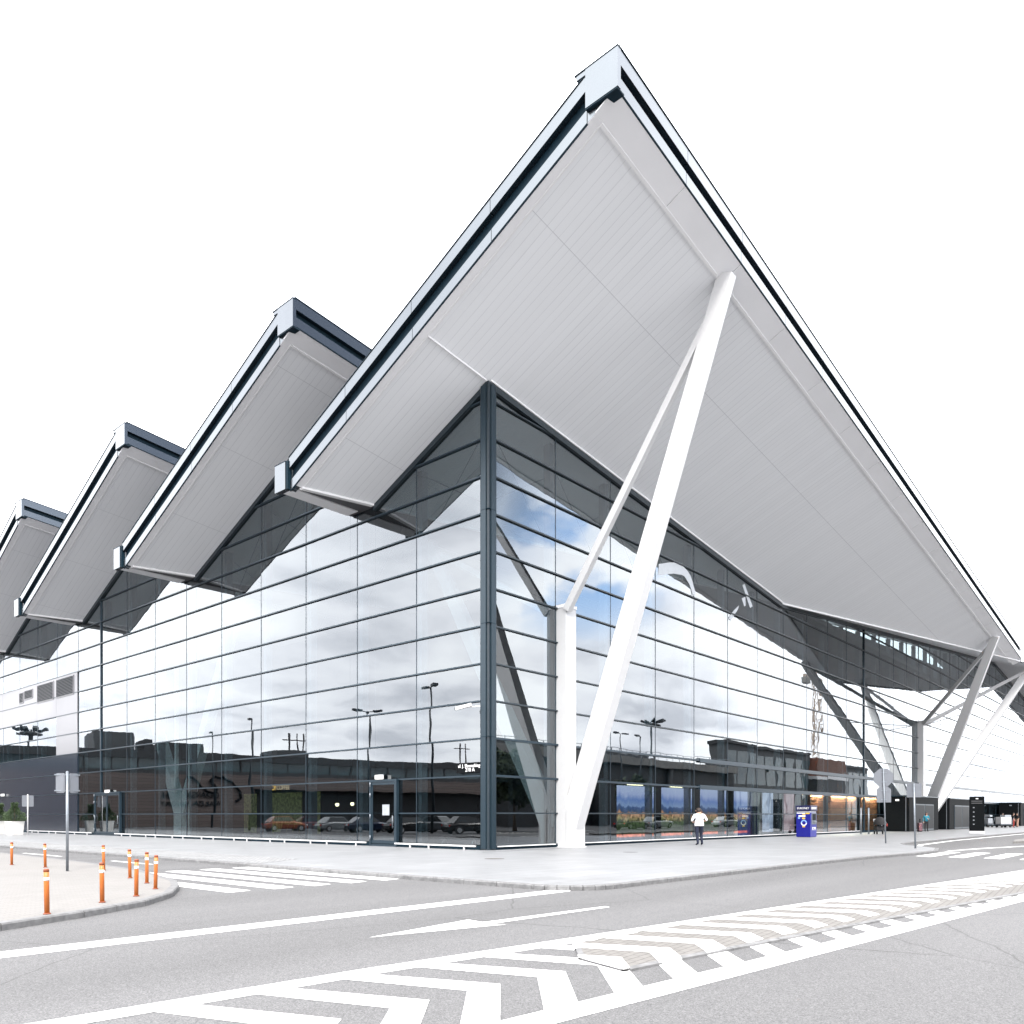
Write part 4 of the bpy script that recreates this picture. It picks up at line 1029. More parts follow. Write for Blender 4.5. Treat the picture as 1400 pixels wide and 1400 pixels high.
# silver posts and the dark bundle
for x, y, lab in ((1177, 1140.5, 'slim silver post, the left one of a pair by the orange panelled windows'), (1187.5, 1140.5, 'slim silver post, the right one of a pair, next to a black covered pushchair')):
    p = onZ(x, y); k = F/((p-CAM).dot(FWD)); hh = 36/k
    t = thing('barrier_post', lab, 'post', (p.x, p.y, 0), group='silver posts by the facade')
    b = MB(); b.tube((0, 0, 0), (0, 0, hh), .06, 'steel', n=10); b.build('post', t); b = MB(); b.lathe([(.12, 0), (.12, .02), (.07, .05)], 'steel'); b.build('base', t)
p = onZ(1203, 1140.5)
t = thing('pushchair', 'black covered pushchair with red tag standing by the black vestibule', 'pushchair', (p.x, p.y, 0), RAD(30))
b = MB(); b.ball((0, 0, .72), .62, 'blackcloth', 16, 10, (1.05, .75, 1.0), zmin=-.3); b.box(-.45, .55, -.32, .32, .3, .62, 'blackcloth'); b.build('hood', t)
b = MB()
for x in (-.4, .42):
    for y in (-.3, .3): b.tube((x, y-.03, .14), (x, y+.03, .14), .14, 'tyre', n=14)
b.bar((-.4, -.3, .14), (.42, -.3, .3), .03, .03, 'steel'); b.bar((-.4, .3, .14), (.42, .3, .3), .03, .03, 'steel'); b.bar((.5, -.28, .4), (.75, -.28, 1.15), .03, .03, 'steel'); b.bar((.5, .28, .4), (.75, .28, 1.15), .03, .03, 'steel'); b.bar((.75, -.3, 1.15), (.75, .3, 1.15), .04, .04, 'white'); b.build('undercarriage', t)
b = MB(); b.box(-.2, .1, -.5, -.44, .62, .82, 'redcloth'); b.box(.1, .3, -.5, -.44, .85, .93, 'white'); b.build('tag', t)

# ------------------------------------------------------------------ people
def person(label, loc, face, pose, cloth, group=None, scale=1.0):
    J = {'pel': (0, 0, .95, .125), 'spi': (0, -.01, 1.13, .13), 'che': (0, -.01, 1.33, .15), 'nec': (0, -.005, 1.475, .058), 'hd0': (0, .03, 1.56, .075), 'hd1': (0, .035, 1.645, .098), 'hd2': (0, .03, 1.715, .07), 'nos': (0, .14, 1.62, .014)}
    for s, n in ((-1, 'L'), (1, 'R')):
        J.update({'sh'+n: (s*.19, -.01, 1.41, .068), 'el'+n: (s*.27, -.03, 1.13, .047), 'wr'+n: (s*.26, .06, .9, .033), 'hd'+n: (s*.25, .09, .82, .034),
                  'hi'+n: (s*.09, 0, .88, .1), 'kn'+n: (s*.10, .03, .49, .066), 'an'+n: (s*.10, -.02, .085, .045), 'to'+n: (s*.12, .15, .035, .036)})
    for a, c in pose.items(): J[a] = (c[0], c[1], c[2], J[a][3])
    E = [('pel', 'spi'), ('spi', 'che'), ('che', 'nec'), ('nec', 'hd0'), ('hd0', 'hd1'), ('hd1', 'hd2'), ('hd1', 'nos')]
    for n in 'LR': E += [('che', 'sh'+n), ('sh'+n, 'el'+n), ('el'+n, 'wr'+n), ('wr'+n, 'hd'+n), ('pel', 'hi'+n), ('hi'+n, 'kn'+n), ('kn'+n, 'an'+n), ('an'+n, 'to'+n)]
    for n in 'LR':                                        # five fingers on each hand
        h = Vector(J['hd'+n][:3]); d = (h-Vector(J['wr'+n][:3])).normalized(); sd = d.cross(Vector((1, 0, 0))).normalized()
        for q, (off, ln) in enumerate(((-.028, .065), (-.01, .075), (.008, .07), (.026, .055))):
            J['f%s%d' % (n, q)] = tuple(h+d*ln+sd*off)+(.009,); E.append(('hd'+n, 'f%s%d' % (n, q)))
        J['t'+n] = tuple(h+d*.02+sd*-.055)+(.011,); E.append(('hd'+n, 't'+n))
    names = list(J); idx = {n: i for i, n in enumerate(names)}
    me = bpy.data.meshes.new('person'); me.from_pydata([J[n][:3] for n in names], [(idx[a], idx[b]) for a, b in E], [])
    o = bpy.data.objects.new('person', me); COL.objects.link(o)
    md = o.modifiers.new('skin', 'SKIN'); sb = o.modifiers.new('sub', 'SUBSURF'); sb.levels = 2; sb.render_levels = 2
    for i, n in enumerate(names):
        r = J[n][3]; me.skin_vertices[0].data[i].radius = (r, r); me.skin_vertices[0].data[i].use_root = (n == 'pel')
    bpy.context.view_layer.update()
    m2 = bpy.data.meshes.new_from_object(o.evaluated_get(bpy.context.evaluated_depsgraph_get())); bpy.data.objects.remove(o)
    top, sleeve, leg, shoe = cloth['top'], cloth.get('sleeve', 'skin'), cloth['leg'], cloth.get('shoe', 'black')
    mats = [top, sleeve, leg, shoe, 'skin']
    for q in mats: m2.materials.append(M[q])
    def sd2(p, a, b):
        a = Vector(a); b = Vector(b); t = max(0, min(1, (p-a).dot(b-a)/max((b-a).length_squared, 1e-9))); return (p-a-(b-a)*t).length
    for f in m2.polygons:
        c = f.center; best = min(E, key=lambda e: sd2(c, J[e[0]][:3], J[e[1]][:3])-.6*min(J[e[0]][3], J[e[1]][3])); b = best[1]
        if b in ('spi', 'che') or b.startswith('sh') or b.startswith('el'): k = 0
        elif b.startswith('wr'): k = 1
        elif b[:2] in ('hi', 'kn', 'an'): k = 2
        elif b.startswith('to'): k = 3
        elif b == 'nec': k = 0 if c.z < J['che'][2]+.1 else 4
        else: k = 4
        if k == 0 and c.z < J['pel'][2]-.02 and b not in ('elL', 'elR', 'shL', 'shR'): k = 2
        f.material_index = k; f.use_smooth = True
    o = bpy.data.objects.new('person', m2); COL.objects.link(o); o.location = loc; o.rotation_euler = (0, 0, face); o.scale = (scale,)*3
    tag(o, label, 'person', group)
    hb = MB(); hx, hy, hz, _ = J['hd1']
    hb.ball((hx, hy-.015, hz+.015), .113, cloth.get('hair', 'hair'), 14, 10, (.92, 1.02, 1.08), zmin=-.05)
    hb.ball((hx, hy-.035, hz-.01), .105, cloth.get('hair', 'hair'), 12, 8, (.9, .9, 1.0))
    if cloth.get('long'): hb.ball((hx, hy-.07, hz-.13), .1, 'hair', 12, 8, (.95, .6, 1.5))
    hb.build('hair', o)
    fb = MB()
    for s in (-1, 1):
        fb.ball((hx+s*.035, hy+.088, hz+.008), .013, 'black', 8, 6); fb.ball((hx+s*.098, hy, hz-.01), .026, 'skin', 8, 6, (.5, .8, 1.3))
    fb.box(hx-.025, hx+.025, hy+.085, hy+.094, hz-.062, hz-.054, 'redcloth'); fb.build('face_detail', o)
    return o
wk = {'knR': (.12, .10, .50), 'anR': (.13, .02, .085), 'toR': (.16, .18, .035), 'knL': (-.09, -.02, .49), 'anL': (-.10, -.14, .085), 'toL': (-.12, .02, .035)}
man = person('man seen from behind in a white shirt and dark trousers walking along the glass wall', (10.94, -3.79, .0), RAD(-38),
    dict(wk, elL=(-.30, -.03, 1.16), wrL=(-.16, .2, 1.06), hdL=(-.08, .25, 1.08), elR=(.31, -.02, 1.17), wrR=(.2, .2, 1.12), hdR=(.1, .24, 1.14), hd0=(0, .05, 1.55), hd1=(0, .075, 1.63), hd2=(0, .08, 1.70), nos=(0, .175, 1.58)),
    {'top': 'shirt', 'sleeve': 'skin', 'leg': 'jeans'}, scale=1.03)
man.scale = (1.28, 1.15, 1.03)
b = MB(); b.lathe([(.185, .0), (.19, .06), (.175, .16), (.16, .28)], 'shirt', (0, -.005, .9), n=20); so = b.build('shirt_hem', man); so.scale = (1, .8, 1)
p = onZ(1266.5, 1137)
person('dark-haired woman in a teal jacket leaning against the foot of the second slanted column', (p.x, p.y, 0), RAD(120), {'elL': (-.24, .02, 1.14), 'wrL': (-.12, .2, 1.12), 'hdL': (-.06, .24, 1.18)}, {'top': 'teal', 'sleeve': 'teal', 'leg': 'blackcloth', 'long': 1}, scale=.98)
t = thing('suitcase', 'small floral patterned suitcase standing beside the woman in teal', 'suitcase', (p.x-.75, p.y+.35, 0), RAD(30))
b = MB(); b.box(-.28, .28, -.15, .15, .06, .78, 'pattern'); b.build('shell', t, bevel=.05)
b = MB(); b.box(-.12, -.1, -.02, .02, .78, 1.1, 'black'); b.box(.1, .12, -.02, .02, .78, 1.1, 'black'); b.box(-.12, .12, -.025, .025, 1.1, 1.14, 'black'); b.build('handle', t)
b = MB()
for x in (-.22, .22): b.tube((x, -.14, .04), (x, .14, .04), .04, 'rubber', n=10)
b.build('wheel', t)
for x, y, cl, lab, fa in ((1391, 1130, {'top': 'blackcloth', 'leg': 'skin', 'long': 1}, 'traveller in a black top with bare legs near the far right vestibule', 40),
                      (1385.5, 1130.5, {'top': 'blackcloth', 'leg': 'redcloth'}, 'traveller in a black top and reddish trousers beside the white parcel trolley', 200),
                      (1371, 1128.5, {'top': 'greycloth', 'sleeve': 'greycloth', 'leg': 'jeans'}, 'traveller in grey standing behind the white parcel trolley', 90),
                      (1357.5, 1128, {'top': 'shirt', 'leg': 'jeans'}, 'traveller in a white top and jeans between the totem and the parcel trolley', 150),
                      (1349.5, 1127.5, {'top': 'redcloth', 'leg': 'blackcloth'}, 'traveller in a red top partly hidden beside the black totem', 10)):
    p = onZ(x, y+1.0); person(lab, (p.x, p.y, 0), RAD(fa), {}, cl, 'travellers by the far entrance')
for x, y, lab in ((1372, 1131.5, 'white parcel trolley among the travellers at the far right'), (1350.5, 1131, 'grey luggage trolley just right of the black totem')):
    p = onZ(x, y); t = thing('luggage_trolley', lab, 'trolley', (p.x, p.y, 0), RAD(-40), group='trolleys at the far right')
    k = F/((p-CAM).dot(FWD)); w = (8.0 if x > 1360 else 3.6)/k
    b = MB(); b.box(-w, w, -.45, .45, .45, 1.25 if x > 1360 else 1.1, 'white' if x > 1360 else 'greycloth'); b.box(-w*.2, w, -.4, .4, 1.26, 1.5, 'greycloth'); b.build('load', t, bevel=.04)
    b = MB(); b.box(-w-.1, w+.1, -.5, .5, .32, .42, 'steel'); b.bar((w+.05, -.4, .4), (w+.3, -.4, 1.2), .05, .05, 'steel'); b.bar((w+.05, .4, .4), (w+.3, .4, 1.2), .05, .05, 'steel'); b.bar((w+.3, -.42, 1.2), (w+.3, .42, 1.2), .05, .05, 'black'); b.build('frame', t)
    b = MB()
    for xx in (-w*.8, w*.8):
        for yy in (-.4, .4): b.tube((xx, yy-.04, .16), (xx, yy+.04, .16), .16, 'tyre', n=12)
    b.build('wheel', t)

# ------------------------------------------------------------------ things inside
a, c = onX(394.5, 1077, 4.9), onX(366.5, 1077, 4.9)
t = thing('cafe_sign', 'glowing cafe sign with gold and dim letters on a dark blue fascia inside', 'sign', (4.97, (a.y+c.y)/2, (a.z+c.z)/2))
w = c.y-a.y
text_part('lettering', 'SO!', .9, 'gold', t, (0, w*.32, 0), (RAD(90), 0, RAD(-90)), width=w*.30)
text_part('lettering', 'COFFEE', .9, 'dimgold', t, (0, -w*.19, 0), (RAD(90), 0, RAD(-90)), width=w*.62)
for x, y, lab in ((461, 1100, 'small warm pendant lamp over the cafe counter, left of two'), (481.5, 1099, 'small warm pendant lamp over the cafe counter, nearer the glass door')):
    p = onX(x, y, 3.2); t = thing('pendant_lamp', lab, 'lamp', tuple(p), group='pendant lamps in the cafe')
    b = MB(); b.ball((0, 0, 0), .11, 'warm', 12, 8); b.build('bulb', t); b = MB(); b.tube((0, 0, .1), (0, 0, 15.5-p.z), .012, 'black', n=6); b.lathe([(.08, .08), (.03, .16)], 'black'); b.build('cord', t)
for x0, x1, lab in ((367, 412, 'wide olive field picture panel on the cafe wall behind the glass'), (430, 437, 'narrow olive picture panel beside the wide one in the cafe'), (333, 350, 'narrow olive picture panel farthest left in the cafe')):
    a, c = onX(x1, 1100, 4.7), onX(x0, 1100, 4.7)
    t = thing('wall_picture', lab, 'picture', (4.72, (a.y+c.y)/2, 0), group='olive picture panels in the cafe'); w = (c.y-a.y)/2
    b = MB(); b.box(.0, .05, -w, w, .3, 2.9, 'olive'); b.build('print', t); b = MB(); b.box(.052, .1, -w-.06, w+.06, .02, 2.96, 'intdark'); b.build('frame', t)
def bench(x0, x1, u, lab):
    a, c = onX(x1, 1140, u), onX(x0, 1140, u); n = max(3, int((c.y-a.y)/.62))
    t = thing('waiting_bench', lab, 'bench', (u, a.y, .012), group='waiting benches behind the glass')
    b = MB(); b.box(-.03, .03, 0, n*.62, .34, .40, 'steel'); b.build('beam', t)
    for j in range(n):
        b = MB(); y = j*.62+.04; b.bar((-.2, y+.27, .46), (.26, y+.27, .43), .54, .05, 'blackcloth'); b.build('seat', t, bevel=.015)
        b = MB(); b.bar((.26, y+.27, .46), (.4, y+.27, .92), .54, .04, 'blackcloth', up=(1, 0, 0)); b.build('backrest', t, bevel=.015)
    for y in (.3, n*.62-.3):
        b = MB(); b.bar((0, y, .36), (-.3, y, .0), .04, .05, 'white'); b.bar((0, y, .36), (.3, y, .0), .04, .05, 'white'); b.build('leg', t)
bench(372, 412, 1.4, 'row of black waiting seats under the olive pictures behind the glass')
bench(437, 484, 1.3, 'row of black waiting seats just left of the single glass door')
bench(590, 655, 1.6, 'row of black waiting seats nearest the corner post')
# printed panoramas behind the right-hand glass
for x0, x1, lab in ((844, 896, 'backlit town panorama panel behind glass, closest to the first column'), (905, 946, 'backlit town panorama panel behind glass, just left of the walking man'), (958, 995, 'backlit town panorama panel behind glass, just right of the walking man'), (1004, 1029, 'backlit town panorama panel behind glass, beside the pale curtain')):
    a, c = onY(x0, 1100, .75), onY(x1, 1100, .75); w = (c.x-a.x)/2; zt = 3.02
    t = thing('panorama_panel', lab, 'poster', ((a.x+c.x)/2, .75, 0), group='town panorama panels behind the glass')
    b = MB(); b.box(-w, w, 0, .04, .1, zt, 'mural'); b.build('print', t)
    b = MB(); b.box(-w-.04, w+.04, .041, .09, .02, zt+.04, 'intdark'); b.build('frame', t)
    b = MB(); b.tube((-w*.6, -.12, zt+.05), (w*.2, -.12, zt+.05), .025, 'warm', n=8); b.build('picture_light', t)
for x0, x1, mt, lab in ((1043, 1057, 'pale_print', 'pale lavender backlit panel behind the glass left of the cash machine'), (1072, 1086, 'mauve_print', 'mauve backlit panel behind the glass directly behind the cash machine'), (1116, 1121, 'mauve_print', 'narrow mauve backlit panel behind the glass right of the cash machine')):
    a, c = onY(x0, 1100, .6), onY(x1, 1100, .6); w = (c.x-a.x)/2
    t = thing('backlit_panel', lab, 'panel', ((a.x+c.x)/2, .6, 0), group='plain backlit panels behind the glass')
    b = MB(); b.box(-w, w, 0, .04, .3, 3.0, mt); b.build('print', t); b = MB(); b.box(-w-.04, w+.04, .041, .09, .02, 3.05, 'intdark'); b.build('frame', t)
for x0, x1, lab in ((35.9, 38.6, 'warm strip light over the narrow orange board panel'), (40.2, 46.2, 'warm strip light over the widest orange board panel'), (47.6, 51.8, 'warm strip light over the orange board panel nearest the vestibule')):
    t = thing('strip_light', lab, 'light', ((x0+x1)/2, .24, 3.08), group='strip lights behind the glass'); w = (x1-x0)/2-.2
    b = MB(); b.box(-w, w, -.04, .04, -.02, .0, 'wash'); b.build('diffuser', t); b = MB(); b.box(-w-.03, w+.03, -.06, .06, .002, .06, 'frame_dark'); b.build('housing', t)  # strips added out of sight to brighten the orange boards
for x0, x1, lab in ((1030, 1041, 'pale gathered curtain behind the glass left of the cash machine'), (1059, 1070, 'pale curtain strip behind the glass just left of the cash machine top')):
    a, c = onY(x0, 1100, .85), onY(x1, 1100, .85); w = (c.x-a.x)/2; t = MB(); n = 40
    for j in range(n):
        xa, xb = -w+2*w*j/n, -w+2*w*(j+1)/n; ya, yb = .06*sin(j*1.3), .06*sin((j+1)*1.3)
        t.hexa([(xa, ya, .05), (xb, yb, .05), (xb, yb+.02, .05), (xa, ya+.02, .05)], [(xa, ya, 3.0), (xb, yb, 3.0), (xb, yb+.02, 3.0), (xa, ya+.02, 3.0)], 'curtain')
    o = t.build('curtain'); o.location = ((a.x+c.x)/2, .85, 0); tag(o, lab, 'curtain', 'curtains behind the glass')

# ------------------------------------------------------------------ surroundings that the facades mirror
def lamp_post(p, h, lab, arms=((1, 0),), name='lamp_post'):
    t = thing(name, lab, 'lamp post', (p.x, p.y, RZ), group='lamp posts around the car park')
    b = MB(); b.tube((0, 0, 0), (0, 0, h), .13, 'frame_dark', r1=.07, n=10); b.build('pole', t)
    for ax, ay in arms:
        b = MB(); b.bar((0, 0, h-.05), (ax*.9, ay*.9, h+.05), .07, .07, 'frame_dark'); b.bar((ax*.8, ay*.8, h+.06), (ax*1.9, ay*1.9, h+.12), .38, .2, 'frame_dark'); b.build('lamp_head', t)
lp = lambda x, y, h: deep(x, y, (h-1.44)*F/(HOR-y))
lamp_post(mirX(lp(589, 938, 12)), 12, 'tall dark twin-headed lamp post mirrored in the glass left of the corner', ((-.3, .8), (.2, -.5)))
lamp_post(mirX(lp(503, 972, 12)), 12, 'lamp post with three heads mirrored above the single glass door', ((1, 0), (-.6, .7), (-.4, -.8)))
lamp_post(mirX(lp(343, 980, 12)), 12, 'lamp post with one head mirrored above the cafe', ((-.3, .9),))
lamp_post(mirX(lp(290, 1000, 12)), 12, 'slim distant lamp post mirrored left of the cafe', ((-.3, .9),))
def mast(p, h, lab, plat=True):
    t = thing('floodlight_mast', lab, 'mast', (p.x, p.y, RZ), group='floodlight masts')
    b = MB(); b.tube((0, 0, 0), (0, 0, h), .6, 'greywall', r1=.3, n=12); b.build('pole', t)
    b = MB(); b.lathe([(.5, 0), (2.4, .3), (2.4, .7), (.5, .9)], 'greywall', (0, 0, h-1), n=16); b.build('platform', t)
    for j in range(8):
        a = 2*pi*j/8; b = MB(); b.bar((1.6*cos(a), 1.6*sin(a), h+.2), (3.6*cos(a), 3.6*sin(a), h+.8), .9, .5, 'frame_dark'); b.build('floodlight', t)
mast(mirX(lp(40, 1000, 20)), 20, 'floodlight mast mirrored in the upper glass at the far left')
mast(mirY(lp(893, 988, 30)), 30, 'tall floodlight mast mirrored right of the first column')
lamp_post(mirY(lp(850, 1002, 13)), 13, 'twin lamp post mirrored just right of the first slanted column', ((1, 0), (-1, 0)))
lamp_post(mirY(lp(878, 1006, 13)), 13, 'slim lamp post mirrored beside the floodlight mast', ((-1, .2),))
# crane
p = mirY(deep(1117, 1115, 250)); hc = 44
t = thing('tower_crane', 'lattice tower crane mirrored above the terracotta block', 'crane', (p.x, p.y, RZ))
b = MB()
for sx in (-.9, .9):
    for sy in (-.9, .9): b.bar((sx, sy, 0), (sx, sy, hc), .22, .22, 'yellowsteel')
for j in range(16):
    z0, z1 = hc*j/16, hc*(j+1)/16
    for (x0, y0, x1, y1) in ((-.9, -.9, .9, -.9), (.9, -.9, .9, .9), (.9, .9, -.9, .9), (-.9, .9, -.9, -.9)): b.bar((x0, y0, z0), (x1, y1, z1), .13, .13, 'yellowsteel')
b.build('tower', t)
b = MB(); b.bar((-10, 0, hc), (4, 0, hc), 1.0, .9, 'yellowsteel'); b.box(-10, -7, -1, 1, hc-2.2, hc-.5, 'concrete'); b.bar((0, 0, hc), (0, 0, hc+5), .5, .5, 'yellowsteel'); b.build('jib', t)
# board-clad hall across the left-hand road (seen mirrored in the left facade)
def lineA(x): return 134.6/(1+.667*-(x-700)/F) if False else 134.6/(1-.667*(x-700)/F)
fa = [mirX(deep(x, 1115, lineA(x))) for x in (-60, 345, 690)]
d = (fa[2]-fa[0]); d.z = 0; lenA = d.length; d.normalize(); ang = math.atan2(d.y, d.x)
t = thing('airport_hall', 'long low board-clad airport hall with a glass band, across the left road', 'building', (fa[0].x, fa[0].y, RZ), ang)
def along(x): q = mirX(deep(x, 1115, lineA(x))); return (Vector((q.x, q.y, 0))-Vector((fa[0].x, fa[0].y, 0))).length
# facing side: the terminal lies on the local side sg
sg = 1 if (Vector((-sin(ang), cos(ang), 0)).dot(Vector((0, 0, 0))-fa[1])) > 0 else -1
def bb(mb, x0, x1, n0, n1, z0, z1, mat): mb.box(x0, x1, min(n0*sg, n1*sg), max(n0*sg, n1*sg), z0, z1, mat)
b = MB(); bb(b, 0, along(345), -14, 0, 0, 7.0, 'brownwall'); bb(b, along(345), lenA+30, -14, 0, 5.2, 7.0, 'brownwall'); bb(b, along(345), lenA+30, -14, -4, 0, 5.2, 'darkwall'); b.build('wall', t)
b = MB(); bb(b, 0, lenA+30, -14, -.3, 7.0, 7.5, 'darkwall'); bb(b, 0, lenA+30, -13.8, -.5, 7.5, 8.9, 'bandglass'); bb(b, 0, lenA+30, -14, -.1, 8.9, 9.9, 'darkwall'); b.build('glass_band', t)
b = MB()
for j in range(int(lenA/3.2)): bb(b, j*3.2, j*3.2+.18, -.45, -.36, 7.5, 8.9, 'darkwall')
b.build('mullion', t)
b = MB(); bb(b, along(128), along(186), -12, -1.5, 9.9, 12.3, 'greywall'); bb(b, along(200), along(214), -9, -2, 9.9, 11.6, 'darkwall'); bb(b, along(222), along(282), -12, -2, 9.9, 11.2, 'darkwall'); bb(b, along(380), along(428), -10, -2, 9.9, 11.0, 'greywall'); b.build('roof_plant', t)
for x in (400, 412, 420, 640, 648): 
    b = MB(); q = along(x); b.tube((q, -3*sg, 9.9), (q, -3*sg, 13.5), .12, 'darkwall', n=6); b.tube((q-.9, -3*sg, 12.6), (q+.9, -3*sg, 12.6), .08, 'darkwall', n=6); b.build('aerial', t)
xa, xb = along(219), along(297)
sx = abs(xb-xa)
rotz = pi if sg > 0 else 0
for s_, zz, ww in (('GDAŃSK LECH', 4.2, 1.0), ('WAŁĘSA AIRPORT', 3.1, 1.1)):
    text_part('lettering', s_, .9, 'black', t, ((xa+xb)/2, .08*sg, zz), (RAD(90), 0, rotz), depth=.05, width=sx*ww*.95)
b = MB(); pts = [(along(x), .12*sg, 1.44+(1115-y)/F*lineA(x)+.1) for x, y in ((254, 1060), (262, 1062), (270, 1068), (280, 1083), (290, 1085), (294, 1076), (287, 1066), (292, 1061), (304, 1063), (318, 1073), (327, 1083), (328, 1092), (320, 1096))]
for p0, p1 in zip(pts, pts[1:]): b.tube(p0, p1, .16, 'black', n=6)
for x in (242, 252): b.tube((along(x), .12*sg, 4.2), (along(x), .12*sg, 6.6), .14, 'black', n=6)
b.build('emblem', t)
# elevated road opposite the right-hand facade
t = thing('elevated_road', 'elevated concrete approach road on dark abutments opposite the terminal', 'bridge', (0, -45, RZ))
b = MB(); b.box(-70, 118, -12, 0, 9.5, 10.7, 'concrete'); b.build('deck', t)
b = MB(); b.box(-70, 118, -12, -1.2, 0, 9.45, 'darkwall'); b.build('abutment', t)  # dark block standing in for the shade beneath the deck
b = MB()
for j in range(94): b.box(-70+j*2, -69.94+j*2, -.25, -.19, 10.7, 11.7, 'steel')
b.box(-70, 118, -.27, -.17, 11.7, 11.76, 'steel'); b.build('railing', t)
for j in range(9):
    b = MB(); b.tube((-60+j*22, -.7, 0), (-60+j*22, -.7, 9.5), .6, 'darkwall', n=14); b.build('pier', t)
t = thing('old_terminal', 'long grey hall with white posts beyond the elevated road', 'building', (40, -88, RZ))
b = MB(); b.box(-110, 110, -20, 0, 0, 15.6, 'darkwall'); b.build('wall', t); b = MB(); b.box(-112, 112, -22, 2.5, 15.6, 16.8, 'greywall'); b.build('roof', t)
for j in range(50):
    b = MB(); b.box(-108+j*4.4, -107.5+j*4.4, .6, 1.1, 0, 15.6, 'concrete'); b.build('post', t)
vb = -50.0
def mz_(x, y): q = onY(x, y, -vb); return q
q0, q1 = mz_(1119, 1038), mz_(1156, 1038)
t = thing('terracotta_block', 'terracotta clad block with a pale stripe and dark ground floor', 'building', (q0.x, vb, RZ))
wd = q1.x-q0.x; zt = (q0.z+q1.z)/2; zs = (mz_(1135, 1066).z+mz_(1135, 1061).z)/2
b = MB(); b.box(0, wd, -4, 0, zs+.4, zt, 'brick'); b.build('wall', t)
b = MB(); b.box(-.1, wd+.1, -4.1, .1, zs-.4, zs+.4, 'white'); b.build('stripe', t); b = MB(); b.box(.1, wd-.1, -3.9, -.1, 0, zs-.4, 'darkwall'); b.build('ground_floor', t)
for x0, x1, y, lab in ((1006, 1117, 1024, 'grey glazed annexe mirrored left of the terracotta block'), (1158, 1200, 1050, 'low grey glazed annexe mirrored right of the terracotta block')):
    q0, q1 = mz_(x0, y), mz_(x1, y); wd = q1.x-q0.x; zt = (q0.z+q1.z)/2
    t = thing('glazed_annexe', lab, 'building', (q0.x, vb-2, RZ))
    b = MB(); b.box(0, wd, -4, 0, 0, zt, 'greywall'); b.box(-.3, wd+.3, -4.2, .5, zt, zt+.6, 'darkwall'); b.build('wall', t)
    n = max(3, int(wd/4.5))
    for j in range(n):
        for z0, z1 in ((.6, zt*.42), (zt*.5, zt*.92)):
            b = MB(); b.box(wd*j/n+.5, wd*(j+1)/n-.4, .002, .08, z0, z1, 'bandglass'); b.build('window', t)

def car(label, p, ang, paint, group='parked cars mirrored in the glass'):
    t = thing('parked_car', label, 'car', (p.x, p.y, RZ), ang, group)
    b = MB(); sec = [(-2.15, .74, .34, .62), (-2.05, .82, .26, .80), (-1.3, .88, .2, .92), (-.6, .89, .2, .95), (.7, .89, .2, .94), (1.4, .87, .2, .86), (1.95, .8, .24, .72), (2.15, .70, .32, .56)]
    rings = []
    for x, w, z0, z1 in sec: rings.append([(x, -w*.9, z0), (x, -w, z0+.15), (x, -w, z1-.12), (x, -w*.9, z1), (x, w*.9, z1), (x, w, z1-.12), (x, w, z0+.15), (x, w*.9, z0)])
    for r0, r1 in zip(rings, rings[1:]):
        for j in range(8): c = (j+1) % 8; b.poly([r0[j], r0[c], r1[c], r1[j]], paint, True)
    b.poly(rings[0], paint); b.poly(rings[-1][::-1], paint)
    b.hexa([(-1.75, -.76, .9), (1.0, -.76, .9), (1.0, .76, .9), (-1.75, .76, .9)], [(-1.15, -.60, 1.44), (.25, -.60, 1.44), (.25, .60, 1.44), (-1.15, .60, 1.44)], paint)
    b.build('body', t)
    b = MB()
    for s in (-1, 1):
        b.hexa([(-1.5, s*.755, .97), (.78, s*.755, .97), (.78, s*.735, .97), (-1.5, s*.735, .97)], [(-1.1, s*.635, 1.38), (.24, s*.635, 1.38), (.24, s*.6, 1.38), (-1.1, s*.6, 1.38)], 'carwin')
    b.hexa([(.96, -.68, .97), (.93, .68, .97), (.9, .68, .95), (.9, -.68, .95)][::-1], [(.37, -.55, 1.38), (.37, .55, 1.38), (.3, .55, 1.37), (.3, -.55, 1.37)][::-1], 'carwin')
    b.build('window', t)
    for x in (-1.32, 1.32):
        for s in (-1, 1):
            b = MB(); b.tube((x, s*.72, .32), (x, s*.92, .32), .32, 'tyre', n=18); w = b.build('wheel', t)
            b = MB(); b.tube((x, s*.9, .32), (x, s*.935, .32), .2, 'rim', n=14); b.build('rim', w)
    for s in (-1, 1):
        b = MB(); b.box(1.9, 2.08, s*.62-.14, s*.62+.14, .58, .7, 'headl'); b.build('headlight', t); b = MB(); b.box(-2.14, -2.0, s*.66-.1, s*.66+.1, .62, .78, 'taill'); b.build('taillight', t)
def carL(x, y, paint, lab, da=0):
    p = mirX(deep(x, 1115, 1.54*F/(y-1115))); car(lab, p, ang+RAD(da), paint)
carL(390, 1136, 'car_red', 'orange-red hatchback mirrored under the olive pictures')
carL(430, 1135.5, 'car_maroon', 'dark maroon car mirrored right of the orange-red one', 8)
carL(462, 1137, 'car_greyc', 'dark grey car mirrored left of the single door', -6)
carL(505, 1138, 'car_navyc', 'navy car mirrored behind the single glass door', 5)
carL(560, 1139, 'car_blackc', 'black car mirrored just right of the single door', -4)
carL(600, 1139, 'car_greyc', 'dark grey car mirrored between the door and the corner post', 70)
carL(640, 1141, 'car_blackc', 'black car mirrored next to the corner post', 4)
carL(322, 1129, 'car_whitec', 'white car mirrored left of the cafe', 4)
